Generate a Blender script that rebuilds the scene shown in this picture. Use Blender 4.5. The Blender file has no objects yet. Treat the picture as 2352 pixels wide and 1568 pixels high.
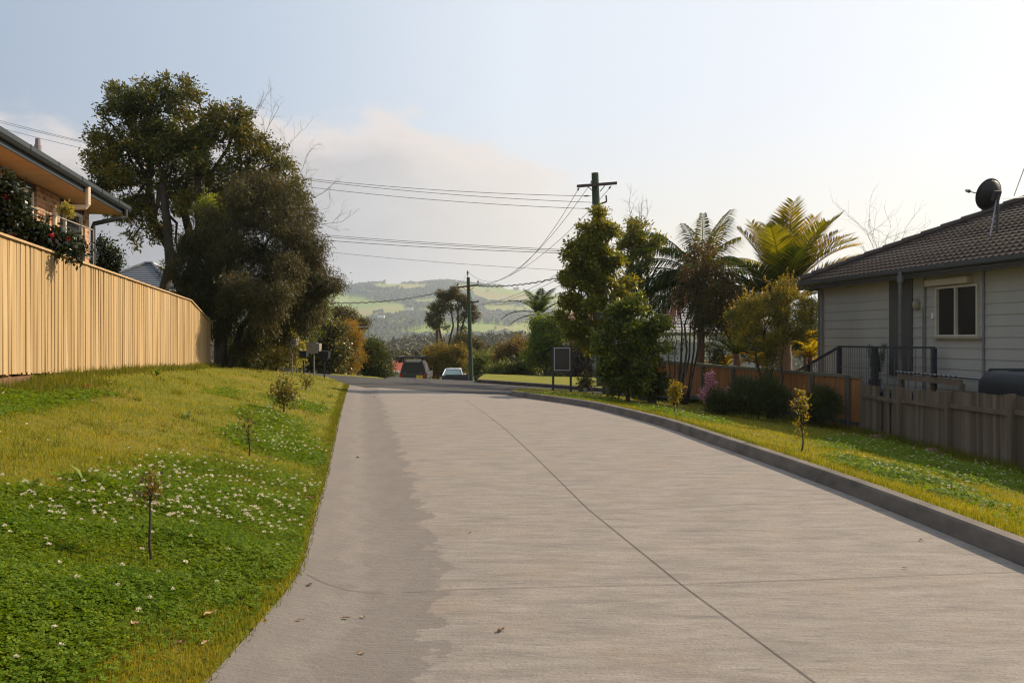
import bpy, math, random
import numpy as np
from mathutils import Vector, Matrix
from mathutils.geometry import delaunay_2d_cdt
random.seed(7)
SC = bpy.context.scene
COL = SC.collection
R = math.radians
# ------------------------------------------------------------------ camera model
FPX, CXP, HZ, CZ = 2000.0, 1176.0, 776.0, 1.6
def P(x, y, d):
    return Vector(((x-CXP)/FPX*d, d, CZ+(HZ-y)/FPX*d))
def sstep(a, b, x):
    t = np.clip((np.asarray(x, float)-a)/(b-a), 0, 1)
    return t*t*(3-2*t)
# ------------------------------------------------------------------ terrain functions
def gprof(Y):
    Y = np.asarray(Y, float)
    a = np.where(Y > 10, -.0005*(np.clip(Y, 10, 40)-10)**2, 0.)
    b = np.clip(Y-40, 0, 10)
    a = a - (.03*b+.00275*b*b)
    c = np.clip(Y-50, 0, 90)
    a = a - .085*c
    d = np.clip(Y-140, 0, 200)
    a = a - (.085*d-.0002125*d*d)
    return a
def S(X, Y):
    return gprof(Y) - .05*(np.clip(X, -22, 14)+1)*sstep(14, 34, Y)*(1-.6*sstep(60, 160, Y))
def unp(x, y, f=S):
    d = np.arange(2.0, 140, .02)
    X = (x-CXP)/FPX*d
    zr = CZ+(HZ-y)/FPX*d
    hit = np.nonzero(zr <= f(X, d))[0]
    i = hit[0] if len(hit) else int(np.argmin(zr-f(X, d)))
    return Vector((X[i], d[i], float(f(X[i], d[i]))))
EDGE = [unp(*p) for p in [(490,1568),(545,1505),(600,1440),(650,1385),(690,1335),(720,1210),(750,1100),(768,1010),(780,955),(792,910),(800,888)]]
EY = [-6., 1.5]+[p.y for p in EDGE]; EX = [-1.5, -1.42]+[p.x for p in EDGE]
EY += [46.]; EX += [EX[-1]-.178*(46-EY[-2])]
_ys = np.linspace(-6, 46, 1041); _xs = np.interp(_ys, EY, EX); _k = np.hanning(33); _k /= _k.sum(); _xs = np.convolve(np.pad(_xs, 16, mode='edge'), _k, 'valid')
def Xe(Y): return np.interp(Y, _ys, _xs)
ZFY = [-6, 9, 11.3, 13.5, 15, 24, 27.5, 34, 40, 46]
ZFZ = [1.2, .98, .95, .99, 1.01, .78, .72, .36, .06, -.2]
def Xfence(Y): return -6.6-.181*(np.asarray(Y, float)-11.3)
def L(X, Y):
    X = np.asarray(X, float); Y = np.asarray(Y, float)
    xe = Xe(Y); T = xe-Xfence(Y)
    u = np.clip((xe-X)/T, 0, 6)
    zf = np.interp(Y, ZFY, ZFZ)
    s0 = S(xe, Y)+.035
    uu = np.minimum(u, 1)
    z = s0+(zf-s0)*(uu*(1.3-.3*uu)) + .03*np.clip(u-1, 0, 5)
    w = sstep(34, 43, Y)
    bump = .02*np.sin(X*2.1+Y*.7)*np.sin(Y*1.3-X*.5)+.012*np.sin(X*5.3-Y*3.1)
    return z*(1-w)+(S(X, Y)+.03)*w + bump*np.minimum(1, u*4)
KERB = [unp(*p) for p in [(2352,1303),(2150,1217),(1960,1140),(1780,1072),(1640,1022),(1530,982),(1440,957),(1360,937),(1300,927),(1235,918),(1185,911),(1166,906)]]
KERB = [Vector((KERB[0].x+.14, KERB[0].y-2.2, 0)), Vector((KERB[0].x+.35, -5, 0))][::-1]+KERB
KY = [p.y for p in KERB]; KX = [p.x for p in KERB]
def Xk(Y): return np.interp(Y, KY+[34.], KX+[2.2])
FFY = [-6, 16, 24, 34, 40]; FFX = [8.9, 9.4, 9.7, 5.85, 5.6]; FFZ = [-.75, -.87, -1.02, -.72, -.8]
def RR(X, Y):
    X = np.asarray(X, float); Y = np.asarray(Y, float)
    u = np.clip((X-Xk(Y)-.12)/(np.interp(Y, FFY, FFX)-Xk(Y)), 0, 1)
    zk = S(X, Y)+.135
    drop = (S(np.interp(Y, FFY, FFX), Y)+.13)-np.interp(Y, FFY, FFZ)
    bump = .015*np.sin(X*2.3+Y*.9)*np.sin(Y*1.1-X*.6)
    return zk-drop*u*(1.15-.15*u)+bump*np.minimum(1, u*5)
# ------------------------------------------------------------------ materials
def newmat(name):
    m = bpy.data.materials.new(name); m.use_nodes = True
    nt = m.node_tree; nt.nodes.clear()
    out = nt.nodes.new('ShaderNodeOutputMaterial')
    return m, nt, out
def N(nt, typ, **kw):
    n = nt.nodes.new(typ)
    for k, v in kw.items():
        if k.startswith('i_'):
            key = k[2:]
            n.inputs[int(key) if key.isdigit() else key.replace('_', ' ')].default_value = v
        else: setattr(n, k, v)
    return n
def c4(c): return (c[0], c[1], c[2], 1)
def ramp(nt, stops, fac, interp='LINEAR'):
    r = N(nt, 'ShaderNodeValToRGB'); cr = r.color_ramp; cr.interpolation = interp
    while len(cr.elements) < len(stops): cr.elements.new(.5)
    for e, (p, c) in zip(cr.elements, stops): e.position = p; e.color = c4(c)
    nt.links.new(fac, r.inputs[0]); return r.outputs[0]
def mixc(nt, fac, a, b, mode='MIX'):
    m = N(nt, 'ShaderNodeMix', data_type='RGBA', blend_type=mode)
    for sock, v in ((m.inputs[0], fac), (m.inputs[6], a), (m.inputs[7], b)):
        if isinstance(v, (int, float)): sock.default_value = v
        elif isinstance(v, tuple): sock.default_value = c4(v)
        else: nt.links.new(v, sock)
    return m.outputs[2]
def coords(nt, stretch=(1, 1, 1), rot=(0, 0, 0)):
    g = N(nt, 'ShaderNodeNewGeometry')
    mp = N(nt, 'ShaderNodeMapping'); mp.inputs['Scale'].default_value = stretch; mp.inputs['Rotation'].default_value = rot
    nt.links.new(g.outputs['Position'], mp.inputs['Vector']); return mp.outputs[0]
def noise(nt, vec, scale, detail=4, rough=.55):
    n = N(nt, 'ShaderNodeTexNoise'); n.inputs['Scale'].default_value = scale; n.inputs['Detail'].default_value = detail
    n.inputs['Roughness'].default_value = rough; nt.links.new(vec, n.inputs['Vector']); return n.outputs['Fac']
def math2(nt, op, a, b):
    m = N(nt, 'ShaderNodeMath', operation=op)
    for i, v in enumerate((a, b)):
        if isinstance(v, (int, float)): m.inputs[i].default_value = v
        elif v is not None: nt.links.new(v, m.inputs[i])
    return m.outputs[0]
def finish(nt, out, col, rough=.8, spec=.3, metal=0, bump=None, bstr=.3, bdist=.02, coat=0):
    b = N(nt, 'ShaderNodeBsdfPrincipled')
    if isinstance(col, tuple): b.inputs['Base Color'].default_value = c4(col)
    else: nt.links.new(col, b.inputs['Base Color'])
    b.inputs['Roughness'].default_value = rough; b.inputs['Metallic'].default_value = metal
    b.inputs['Specular IOR Level'].default_value = spec; b.inputs['Coat Weight'].default_value = coat
    if bump is not None:
        bn = N(nt, 'ShaderNodeBump'); bn.inputs['Strength'].default_value = bstr; bn.inputs['Distance'].default_value = bdist
        nt.links.new(bump, bn.inputs['Height']); nt.links.new(bn.outputs[0], b.inputs['Normal'])
    nt.links.new(b.outputs[0], out.inputs[0]); return b
def M(name, c1, c2=None, scale=6, rough=.8, spec=.3, metal=0, bump=0, bscale=None, stretch=(1, 1, 1), island=.0, coat=0):
    """two-tone noisy surface, optional per-island variation"""
    m, nt, out = newmat(name)
    c2 = c2 or tuple(v*.75 for v in c1)
    vec = coords(nt, stretch)
    f = noise(nt, vec, scale)
    col = ramp(nt, [(.3, c1), (.7, c2)], f)
    if island:
        g = N(nt, 'ShaderNodeNewGeometry')
        v = math2(nt, 'MULTIPLY_ADD', g.outputs['Random Per Island'], 2*island); v.node.inputs[2].default_value = 1-island
        mm = N(nt, 'ShaderNodeVectorMath', operation='SCALE'); nt.links.new(col, mm.inputs[0]); nt.links.new(v, mm.inputs['Scale']); col = mm.outputs[0]
    bh = noise(nt, vec, bscale or scale*4, 5) if bump else None
    finish(nt, out, col, rough, spec, metal, bh, bump, .01, coat)
    return m
def LM(name, c1, c2, trans=.4, rough=.5, c3=None, tint=(1.5, 1.25, .5), clump=.9, spec=.35):
    """leaf: per-leaf colour variation, clump variation, light coming through"""
    if ('leaf' in name or 'frond' in name) and 'clover' not in name and 'glossy' not in name:
        kk = 1.5; c1, c2 = tuple(v*kk for v in c1), tuple(v*kk for v in c2); c3 = tuple(v*1.25 for v in c3) if c3 else None
    m, nt, out = newmat(name)
    g = N(nt, 'ShaderNodeNewGeometry')
    vec = coords(nt)
    nz = noise(nt, vec, clump, 2)
    f = math2(nt, 'ADD', math2(nt, 'MULTIPLY', g.outputs['Random Per Island'], .6), math2(nt, 'MULTIPLY', nz, .7))
    f = math2(nt, 'SUBTRACT', f, .15)
    st = [(0.15, c1), (.8, c2)]
    if c3: st = [(0.1, c1), (.6, c2), (.9, c3)]
    col = ramp(nt, st, f)
    b = N(nt, 'ShaderNodeBsdfPrincipled'); b.inputs['Roughness'].default_value = rough; b.inputs['Specular IOR Level'].default_value = spec
    nt.links.new(col, b.inputs['Base Color'])
    t = N(nt, 'ShaderNodeBsdfTranslucent')
    nt.links.new(mixc(nt, 1.0, col, tint, 'MULTIPLY'), t.inputs[0])
    mx = N(nt, 'ShaderNodeMixShader'); mx.inputs[0].default_value = trans
    nt.links.new(b.outputs[0], mx.inputs[1]); nt.links.new(t.outputs[0], mx.inputs[2]); nt.links.new(mx.outputs[0], out.inputs[0])
    return m
def axis_coords(nt, a):
    """(distance along wall direction a, height, 0)"""
    g = N(nt, 'ShaderNodeNewGeometry')
    d = N(nt, 'ShaderNodeVectorMath', operation='DOT_PRODUCT'); nt.links.new(g.outputs['Position'], d.inputs[0]); d.inputs[1].default_value = (a[0], a[1], 0)
    s = N(nt, 'ShaderNodeSeparateXYZ'); nt.links.new(g.outputs['Position'], s.inputs[0])
    c = N(nt, 'ShaderNodeCombineXYZ'); nt.links.new(d.outputs['Value'], c.inputs[0]); nt.links.new(s.outputs['Z'], c.inputs[1])
    return c.outputs[0]
# ------------------------------------------------------------------ objects
def link(o): COL.objects.link(o); return o
def tag(o, label=None, cat=None, group=None, kind=None):
    if label: o['label'] = label
    if cat: o['category'] = cat
    if group: o['group'] = group
    if kind: o['kind'] = kind
    return o
def thing(name, label, cat, loc, group=None):
    o = link(bpy.data.objects.new(name, None)); o.location = loc; o.empty_display_size = .2
    return tag(o, label, cat, group)
def base_of(o):
    v = Vector((0, 0, 0))
    while o is not None: v = v+Vector(o.location); o = o.parent
    return v
def np_obj(name, V, F, mat, parent=None, loc=None, smooth=False, attr=None):
    """V (n,3) world coordinates, F (m,k) faces of one size"""
    V = np.asarray(V, dtype=np.float64); F = np.asarray(F, dtype=np.int32)
    off = base_of(parent) if parent is not None else Vector(loc or (0, 0, 0))
    me = bpy.data.meshes.new(name)
    k = F.shape[1]
    me.vertices.add(len(V)); me.vertices.foreach_set('co', (V-np.array(off)).ravel())
    me.loops.add(F.size); me.loops.foreach_set('vertex_index', F.ravel())
    me.polygons.add(len(F)); me.polygons.foreach_set('loop_start', np.arange(0, F.size, k, dtype=np.int32))
    me.update(calc_edges=True)
    if smooth: me.polygons.foreach_set('use_smooth', np.ones(len(F), dtype=bool))
    if attr:
        for an, vals in attr.items():
            a = me.attributes.new(an, 'FLOAT', 'POINT'); a.data.foreach_set('value', np.asarray(vals, dtype=np.float32))
    me.materials.append(mat)
    o = link(bpy.data.objects.new(name, me))
    if parent is not None: o.parent = parent
    else: o.location = off
    return o
class MB:
    def __init__(s): s.v = []; s.f = []
    def add(s, vs, fs):
        n = len(s.v); s.v += [tuple(v) for v in vs]; s.f += [tuple(i+n for i in f) for f in fs]; return s
    def box(s, c, size, ax=None, ay=None, az=None, taper=1.0):
        ax = Vector(ax or (1, 0, 0)); ay = Vector(ay or (0, 1, 0)); az = Vector(az or (0, 0, 1)); c = Vector(c)
        vs = []
        for k, z in enumerate((-.5, .5)):
            t = taper if k else 1
            for x, y in ((-.5, -.5), (.5, -.5), (.5, .5), (-.5, .5)):
                vs.append(c+ax*(x*size[0]*t)+ay*(y*size[1]*t)+az*(z*size[2]))
        return s.add(vs, [(3,2,1,0),(4,5,6,7),(0,1,5,4),(1,2,6,5),(2,3,7,6),(3,0,4,7)])
    def tube(s, pts, rad, n=6, cap=True):
        pts = [Vector(p) for p in pts]
        if isinstance(rad, (int, float)): rad = [rad]*len(pts)
        vs = []; fs = []
        t0 = (pts[1]-pts[0]).normalized()
        up = Vector((0, 0, 1)) if abs(t0.z) < .9 else Vector((1, 0, 0))
        u = t0.cross(up).normalized()
        for i, p in enumerate(pts):
            t = (pts[min(i+1, len(pts)-1)]-pts[max(i-1, 0)])
            t = t.normalized() if t.length > 1e-9 else t0
            u = (u-t*u.dot(t)); u = u.normalized() if u.length > 1e-6 else t.orthogonal().normalized()
            w = t.cross(u)
            for k in range(n):
                a = 2*math.pi*k/n; vs.append(p+(u*math.cos(a)+w*math.sin(a))*rad[i])
        for i in range(len(pts)-1):
            for k in range(n):
                k2 = (k+1) % n; fs.append((i*n+k, i*n+k2, (i+1)*n+k2, (i+1)*n+k))
        if cap: fs.append(tuple(range(n))[::-1]); fs.append(tuple((len(pts)-1)*n+k for k in range(n)))
        return s.add(vs, fs)
    def prism(s, poly, ext):
        """planar polygon (list of 3D points) extruded by vector ext"""
        n = len(poly); ext = Vector(ext); vs = [Vector(p) for p in poly]+[Vector(p)+ext for p in poly]
        fs = [tuple(range(n))[::-1], tuple(range(n, 2*n))]+[(i, (i+1) % n, n+(i+1) % n, n+i) for i in range(n)]
        return s.add(vs, fs)
    def quad(s, a, b, c, d): return s.add([a, b, c, d], [(0, 1, 2, 3)])
    def ball(s, c, r, n=8, m=5):
        c = Vector(c); r = Vector((r, r, r)) if isinstance(r, (int, float)) else Vector(r); vs = [c+Vector((0, 0, r.z))]; fs = []
        for i in range(1, m):
            a = math.pi*i/m
            for k in range(n): b = 2*math.pi*k/n; vs.append(c+Vector((r.x*math.sin(a)*math.cos(b), r.y*math.sin(a)*math.sin(b), r.z*math.cos(a))))
        vs.append(c-Vector((0, 0, r.z)))
        for k in range(n): fs.append((0, 1+k, 1+(k+1) % n)); fs.append((len(vs)-1, 1+(m-2)*n+(k+1) % n, 1+(m-2)*n+k))
        for i in range(m-2):
            for k in range(n): fs.append((1+i*n+k, 1+(i+1)*n+k, 1+(i+1)*n+(k+1) % n, 1+i*n+(k+1) % n))
        return s.add(vs, fs)
    def build(s, name, mat, parent=None, loc=None, smooth=False, bevel=0):
        off = base_of(parent) if parent is not None else Vector(loc or (0, 0, 0))
        me = bpy.data.meshes.new(name)
        me.from_pydata([(v[0]-off.x, v[1]-off.y, v[2]-off.z) for v in s.v], [], s.f); me.update()
        if smooth: me.polygons.foreach_set('use_smooth', np.ones(len(me.polygons), dtype=bool))
        me.materials.append(mat)
        o = link(bpy.data.objects.new(name, me))
        if parent is not None: o.parent = parent
        else: o.location = off
        if bevel:
            b = o.modifiers.new('bevel', 'BEVEL'); b.width = bevel; b.segments = 2; b.limit_method = 'ANGLE'
        return o
def inpoly(X, Y, poly):
    X = np.asarray(X, float); Y = np.asarray(Y, float); c = np.zeros(X.shape, bool); n = len(poly)
    for i in range(n):
        x1, y1 = poly[i][0], poly[i][1]; x2, y2 = poly[(i+1) % n][0], poly[(i+1) % n][1]
        if y1 == y2: continue
        k = ((y1 > Y) != (y2 > Y)) & (X < (x2-x1)*(Y-y1)/(y2-y1)+x1); c ^= k
    return c
def densify(poly, step):
    o = []
    for i, p in enumerate(poly):
        q = poly[(i+1) % len(poly)]; l = math.hypot(q[0]-p[0], q[1]-p[1]); n = max(1, int(l/step))
        for k in range(n): o.append((p[0]+(q[0]-p[0])*k/n, p[1]+(q[1]-p[1])*k/n))
    return o
def drape(name, poly, f, step, mat, attrs=None, edge_step=None):
    """a sheet exactly inside a ground-plan polygon, laid on the height function f"""
    b = densify(poly, edge_step or step)
    xs = [p[0] for p in b]; ys = [p[1] for p in b]
    gx, gy = np.meshgrid(np.arange(min(xs), max(xs), step), np.arange(min(ys), max(ys), step))
    gx = gx.ravel()+np.random.default_rng(3).uniform(-.2, .2, gx.size)*step; gy = gy.ravel()+np.random.default_rng(4).uniform(-.2, .2, gy.size)*step
    ins = inpoly(gx, gy, b)
    pts = [Vector(p) for p in b]+[Vector((x, y)) for x, y in zip(gx[ins], gy[ins])]
    e = [(i, (i+1) % len(b)) for i in range(len(b))]
    r = delaunay_2d_cdt(pts, e, [], 1, 1e-5)
    V2 = np.array([(v.x, v.y) for v in r[0]]); F = np.array([t for t in r[2] if len(t) == 3])
    a = V2[F]; cr = (a[:, 1, 0]-a[:, 0, 0])*(a[:, 2, 1]-a[:, 0, 1])-(a[:, 1, 1]-a[:, 0, 1])*(a[:, 2, 0]-a[:, 0, 0])
    F[cr < 0] = F[cr < 0][:, ::-1]
    V = np.column_stack([V2, f(V2[:, 0], V2[:, 1])])
    o = np_obj(name, V, F, mat, smooth=True, attr=attrs(V2) if attrs else None)
    o['kind'] = 'structure'; return o
# ------------------------------------------------------------------ foliage tools
def leafverts(C, D, Ln, Wd, rng):
    n = len(C); D = D/np.linalg.norm(D, axis=1, keepdims=True)
    s = np.cross(D, rng.normal(size=(n, 3))); s /= np.linalg.norm(s, axis=1, keepdims=True)
    nn = np.cross(D, s)
    Ln = np.broadcast_to(np.asarray(Ln, float), (n,))[:, None]; Wd = np.broadcast_to(np.asarray(Wd, float), (n,))[:, None]
    V = np.empty((n, 4, 3)); V[:, 0] = C; V[:, 1] = C+D*Ln*.5+s*Wd*.5; V[:, 2] = C+D*Ln+nn*Ln*.12; V[:, 3] = C+D*Ln*.5-s*Wd*.5
    return V.reshape(-1, 3), np.arange(n*4).reshape(-1, 4)
def foliage(blobs, n, per, Ln, Wd, spread, seed, droop=0., out=.7, shell=.35, rag=.12, up=0., sub=9, core_k=.36, flat=1.):
    """leaf clusters scattered through lumpy ellipsoid clumps; returns verts, faces, cluster centres"""
    rng = np.random.default_rng(seed)
    B = np.array([b[:6] for b in blobs], float)
    if sub:
        nb = len(B); d = rng.normal(size=(nb*sub, 3)); d /= np.linalg.norm(d, axis=1, keepdims=True); Br = np.repeat(B, sub, axis=0)
        rr = rng.uniform(.4, .95+rag, nb*sub)[:, None]; sc = rng.uniform(.20, .44, nb*sub)[:, None]
        S_ = np.hstack([Br[:, :3]+d*rr*Br[:, 3:6], Br[:, 3:6]*sc*np.array([1.2, 1.2, 1.])**(flat < 1)*np.array([1, 1, flat])])
        core = B.copy(); core[:, 3:6] *= core_k
        B = np.vstack([S_, core]); main = np.vstack([Br, core])
    else: main = B
    w = (B[:, 3]*B[:, 4]*B[:, 5])**.75; w /= w.sum()
    k = rng.choice(len(B), n, p=w)
    d = rng.normal(size=(n, 3)); d /= np.linalg.norm(d, axis=1, keepdims=True)
    r = (shell+(1-shell)*rng.random(n))**.55*(1+rng.normal(size=n)*rag*.8)
    C = B[k, :3]+d*r[:, None]*B[k, 3:6]
    o = C-main[k, :3]; o /= np.linalg.norm(o, axis=1, keepdims=True)+1e-6
    m = n*per; Ci = np.repeat(np.arange(n), per)
    lp = C[Ci]+rng.normal(size=(m, 3))*spread
    D = (o[Ci]*.6+d[Ci]*.4)*out+rng.normal(size=(m, 3))*.75; D[:, 2] += up-droop
    sc = rng.uniform(.6, 1.3, m)
    V, F = leafverts(lp, D, Ln*sc, Wd*sc, rng)
    return V, F, C
def pxblobs(lst, d, dy=1.0, z=1.0):
    """clumps given as (x, y, radius[, extra depth]) pixels at depth d"""
    o = []
    for b in lst:
        dd = d+(b[3] if len(b) > 3 else 0); c = P(b[0], b[1], dd); r = b[2]*dd/FPX
        o.append((c.x, c.y, c.z, r, r*dy, r*z))
    return o
def jitter_path(a, b, n, amt, rng):
    a = Vector(a); b = Vector(b); o = []
    for i in range(n+1):
        t = i/n; p = a.lerp(b, t)
        if 0 < i < n: p += Vector(rng.normal(size=3))*amt*(b-a).length
        o.append(p)
    return o
BARK = M('bark', (.062, .048, .034), (.03, .024, .018), 5, .9, .2, 0, .6, 30, (1, 1, .3))
BARK_PALE = M('pale_bark', (.2, .17, .13), (.1, .08, .06), 5, .9, .2, 0, .5, 30, (1, 1, .3))
def plant(name, label, cat, base, blobs, leafmat, n, per, Ln, Wd, spread, seed, trunk=.1, stems=None, twigs=60, droop=0., out=.7,
          shell=.35, rag=.12, sub=9, core_k=.36, flat=1., bark=None, fork=None, group=None, extra=None, up=0., trunkpart='trunk', limb=.45):
    base = Vector(base); rng = np.random.default_rng(seed+1000)
    t = thing(name, label, cat, base, group)
    V, F, C = foliage(blobs, n, per, Ln, Wd, spread, seed, droop, out, shell, rag, up, sub, core_k, flat)
    mb = MB()
    cen = [Vector(b[:3]) for b in blobs]
    fork = Vector(fork) if fork is not None else base.lerp(sum(cen, Vector())/len(cen), .45)
    if trunk:
        if stems:
            tops = []
            for s in stems:
                pth = jitter_path(base+Vector((s[0]*.15, s[1]*.15, -.05)), fork+Vector((s[0], s[1], s[2])), 5, .025, rng)
                mb.tube(pth, [trunk*(1-.5*i/5) for i in range(6)], 7); tops.append(pth[-1])
        else:
            pth = jitter_path(base-Vector((0, 0, .08)), fork, 5, .02, rng); tops = [pth[-1]]
            mb.tube(pth, [trunk*1.35]+[trunk*(1-.35*i/5) for i in range(1, 6)], 8)
        for c in cen:
            s = min(tops, key=lambda q: (q-c).length)
            pth = jitter_path(s, c, 4, .05, rng)
            mb.tube(pth, [trunk*limb*(1-.7*i/4) for i in range(5)], 5)
        for i in rng.choice(len(C), min(twigs, len(C)), replace=False):
            q = Vector(C[i]); c = min(cen, key=lambda q2: (q2-q).length)
            pth = jitter_path(c, q, 3, .07, rng)
            mb.tube(pth, [trunk*limb*.3, trunk*limb*.22, trunk*limb*.14, .003], 4)
        mb.build(trunkpart, bark or BARK, t, smooth=True)
    np_obj('crown', V, F, leafmat, t)
    if extra: extra(t, C, rng)
    return t
def frond_mesh(base, az, el, length, bend, ll, lw, rng, nl=34, vee=.25, sag=.5, twist=0.):
    """one feather frond: curved midrib and two rows of leaflets"""
    p = Vector(base); pts = [p.copy()]; tan = []
    n = 16; e = el
    for i in range(n):
        d = Vector((math.cos(e)*math.sin(az), math.cos(e)*math.cos(az), math.sin(e))); tan.append(d)
        p = p+d*(length/n); pts.append(p.copy()); e -= bend/n*(.5+1.0*i/n)
    mb = MB(); mb.tube(pts, [.03*(1-.85*i/n)+.004 for i in range(n+1)], 4)
    V = []; F = []
    for i in range(nl):
        t = .1+.9*i/(nl-1); q = t*n; k = min(int(q), n-1); pos = pts[k].lerp(pts[k+1], q-k); T = tan[k]
        side = T.cross(Vector((0, 0, 1)))
        side = side.normalized() if side.length > .15 else Vector((math.cos(az), -math.sin(az), 0))
        upv = side.cross(T).normalized()
        l = ll*(math.sin(math.pi*(.12+.8*t))**.7)*rng.uniform(.85, 1.1)
        for sgn in (-1, 1):
            fwd = .45+.5*t
            D = (side*sgn*math.cos(twist)+upv*(vee+sgn*math.sin(twist))+T*fwd+Vector(rng.normal(size=3))*.06).normalized()
            w = T.cross(D); w = (w if w.length > .01 else upv).normalized().cross(D).normalized()*lw
            m1 = pos+D*l*.45+Vector((0, 0, -sag*l*.1)); tip = pos+D*l*.95+Vector((0, 0, -sag*l*.45))
            b = len(V); V += [pos-w*.4, pos+w*.4, m1+w, m1-w, tip]
            F += [(b, b+1, b+2, b+3), (b+3, b+2, b+4)]
    mb.add(V, F); return mb
def palm(name, label, base, top, r0, r1, fronds, mats, barkmat, ll, lw, seed, nl=34, shaft=None, group=None, cat='palm tree', sag=.5, vee=.25):
    rng = np.random.default_rng(seed); base = Vector(base); top = Vector(top)
    t = thing(name, label, cat, base, group)
    if (top-base).length > .05:
        n = 14; mb = MB(); pts = []; rad = []
        for i in range(n+1):
            pts.append((base-Vector((0, 0, .1))).lerp(top, i/n)); rad.append((r0+(r1-r0)*i/n)*(1.06 if i % 2 else .97))
        mb.tube(pts, rad, 10); mb.build('trunk', barkmat, t, smooth=True)
    for (az, el, ln, bend, mi) in fronds:
        o = frond_mesh(top+Vector((0, 0, rng.uniform(-.15, .1))), R(az), R(el), ln, R(bend), ll, lw, rng, nl, vee, sag).build('frond', mats[mi], t)
    return t
# ================================================================== LIGHT, SKY, CAMERA
SUN_EL, SUN_AZ = R(32), R(59)
sdir = Vector((math.cos(SUN_EL)*math.sin(SUN_AZ), math.cos(SUN_EL)*math.cos(SUN_AZ), math.sin(SUN_EL)))
sl = bpy.data.lights.new('sun', 'SUN'); sl.energy = 5.0; sl.angle = R(.5); sl.color = (1, .815, .575)
so = link(bpy.data.objects.new('sun', sl)); so.rotation_euler = (-sdir).to_track_quat('-Z', 'Y').to_euler(); so.location = (30, 10, 40)
w = bpy.data.worlds.new('World'); SC.world = w; w.use_nodes = True
nt = w.node_tree; nt.nodes.clear()
wo = nt.nodes.new('ShaderNodeOutputWorld'); bg = nt.nodes.new('ShaderNodeBackground'); bg.inputs[1].default_value = .1
sky = N(nt, 'ShaderNodeTexSky', sky_type='NISHITA', sun_disc=False, sun_elevation=SUN_EL, sun_rotation=SUN_AZ, air_density=1.0, dust_density=3.0, ozone_density=1.5, altitude=20)
tc = N(nt, 'ShaderNodeTexCoord'); sep = N(nt, 'ShaderNodeSeparateXYZ'); nt.links.new(tc.outputs['Generated'], sep.inputs[0])
# thin bright overcast veil over the whole sky, thicker towards the horizon and the sun
gx, gy, gz = sep.outputs[0], sep.outputs[1], sep.outputs[2]
def mr(v, a, b, c=0., d=1., smooth=True):
    m = N(nt, 'ShaderNodeMapRange', interpolation_type='SMOOTHSTEP' if smooth else 'LINEAR')
    nt.links.new(v, m.inputs[0])
    for i, q in zip((1, 2, 3, 4), (a, b, c, d)): m.inputs[i].default_value = q
    return m.outputs[0]
SKYK = 6.6
def k3(c): return tuple(v*SKYK for v in c)
def rampf(f, stops, lo, hi):
    return ramp(nt, [((p-lo)/(hi-lo), k3(c)) for p, c in stops], mr(f, lo, hi, 0, 1, False))
veilc = rampf(gx, [(-.55, (.385, .47, .60)), (-.28, (.54, .63, .75)), (0, (.79, .85, .93)), (.4, (.85, .88, .94))], -.6, .6)
lowc = rampf(gx, [(-.5, (.62, .60, .58)), (-.1, (.92, .83, .70)), (.1, (.95, .85, .69)), (.45, (.97, .88, .73))], -.6, .6)
veilc = mixc(nt, mr(gz, .27, .03), veilc, lowc)
c1 = mixc(nt, .92, sky.outputs[0], veilc)
# cloud bank low over the hills on the left
mp = N(nt, 'ShaderNodeMapping'); mp.inputs['Scale'].default_value = (1, 1, 2.2); nt.links.new(tc.outputs['Generated'], mp.inputs[0])
n1 = noise(nt, mp.outputs[0], 5.5, 7, .55); n2 = noise(nt, mp.outputs[0], 15, 7, .6)
top = math2(nt, 'ADD', mr(gx, -.05, .16, .232, .15), math2(nt, 'MULTIPLY', math2(nt, 'SUBTRACT', n1, .5), .17))
top = math2(nt, 'ADD', top, math2(nt, 'MULTIPLY', math2(nt, 'SUBTRACT', n2, .5), .07))
dd = math2(nt, 'SUBTRACT', top, gz)
cm = math2(nt, 'MULTIPLY', mr(dd, -.009, .026), mr(gz, .02, .09, .25, 1))
cm = math2(nt, 'MULTIPLY', math2(nt, 'MULTIPLY', cm, mr(n2, .25, .6, .7, 1.)), mr(gx, .0, .13, 1, 0))
base_c = rampf(gx, [(-.46, (.34, .34, .355)), (-.30, (.46, .455, .465)), (-.17, (.60, .585, .585)), (-.05, (.76, .71, .66)), (.1, (.93, .85, .74))], -.6, .3)
cc = mixc(nt, mr(dd, .0, .085), k3((.87, .785, .735)), base_c)
c2 = mixc(nt, cm, c1, cc)
nt.links.new(c2, bg.inputs[0]); nt.links.new(bg.outputs[0], wo.inputs[0])
cam = bpy.data.cameras.new('camera'); co = link(bpy.data.objects.new('camera', cam)); SC.camera = co
co.location = (0, 0, CZ); co.rotation_euler = (R(90), 0, 0)
cam.sensor_width = 36; cam.lens = 36*FPX/2352; cam.shift_y = -8/2352; cam.clip_end = 30000; cam.clip_start = .05
vs = SC.view_settings; vs.view_transform = 'Standard'; vs.look = 'None'; vs.exposure = 0.62; vs.gamma = 1
SC.render.engine = 'CYCLES'; cy = SC.cycles
cy.use_denoising = True; cy.filter_width = 1.2; cy.use_adaptive_sampling = False; cy.max_bounces = 6; cy.diffuse_bounces = 3; cy.glossy_bounces = 2; cy.transmission_bounces = 4; cy.volume_bounces = 0; cy.transparent_max_bounces = 4
cy.sample_clamp_indirect = 6; cy.caustics_reflective = False; cy.caustics_refractive = False
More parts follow.
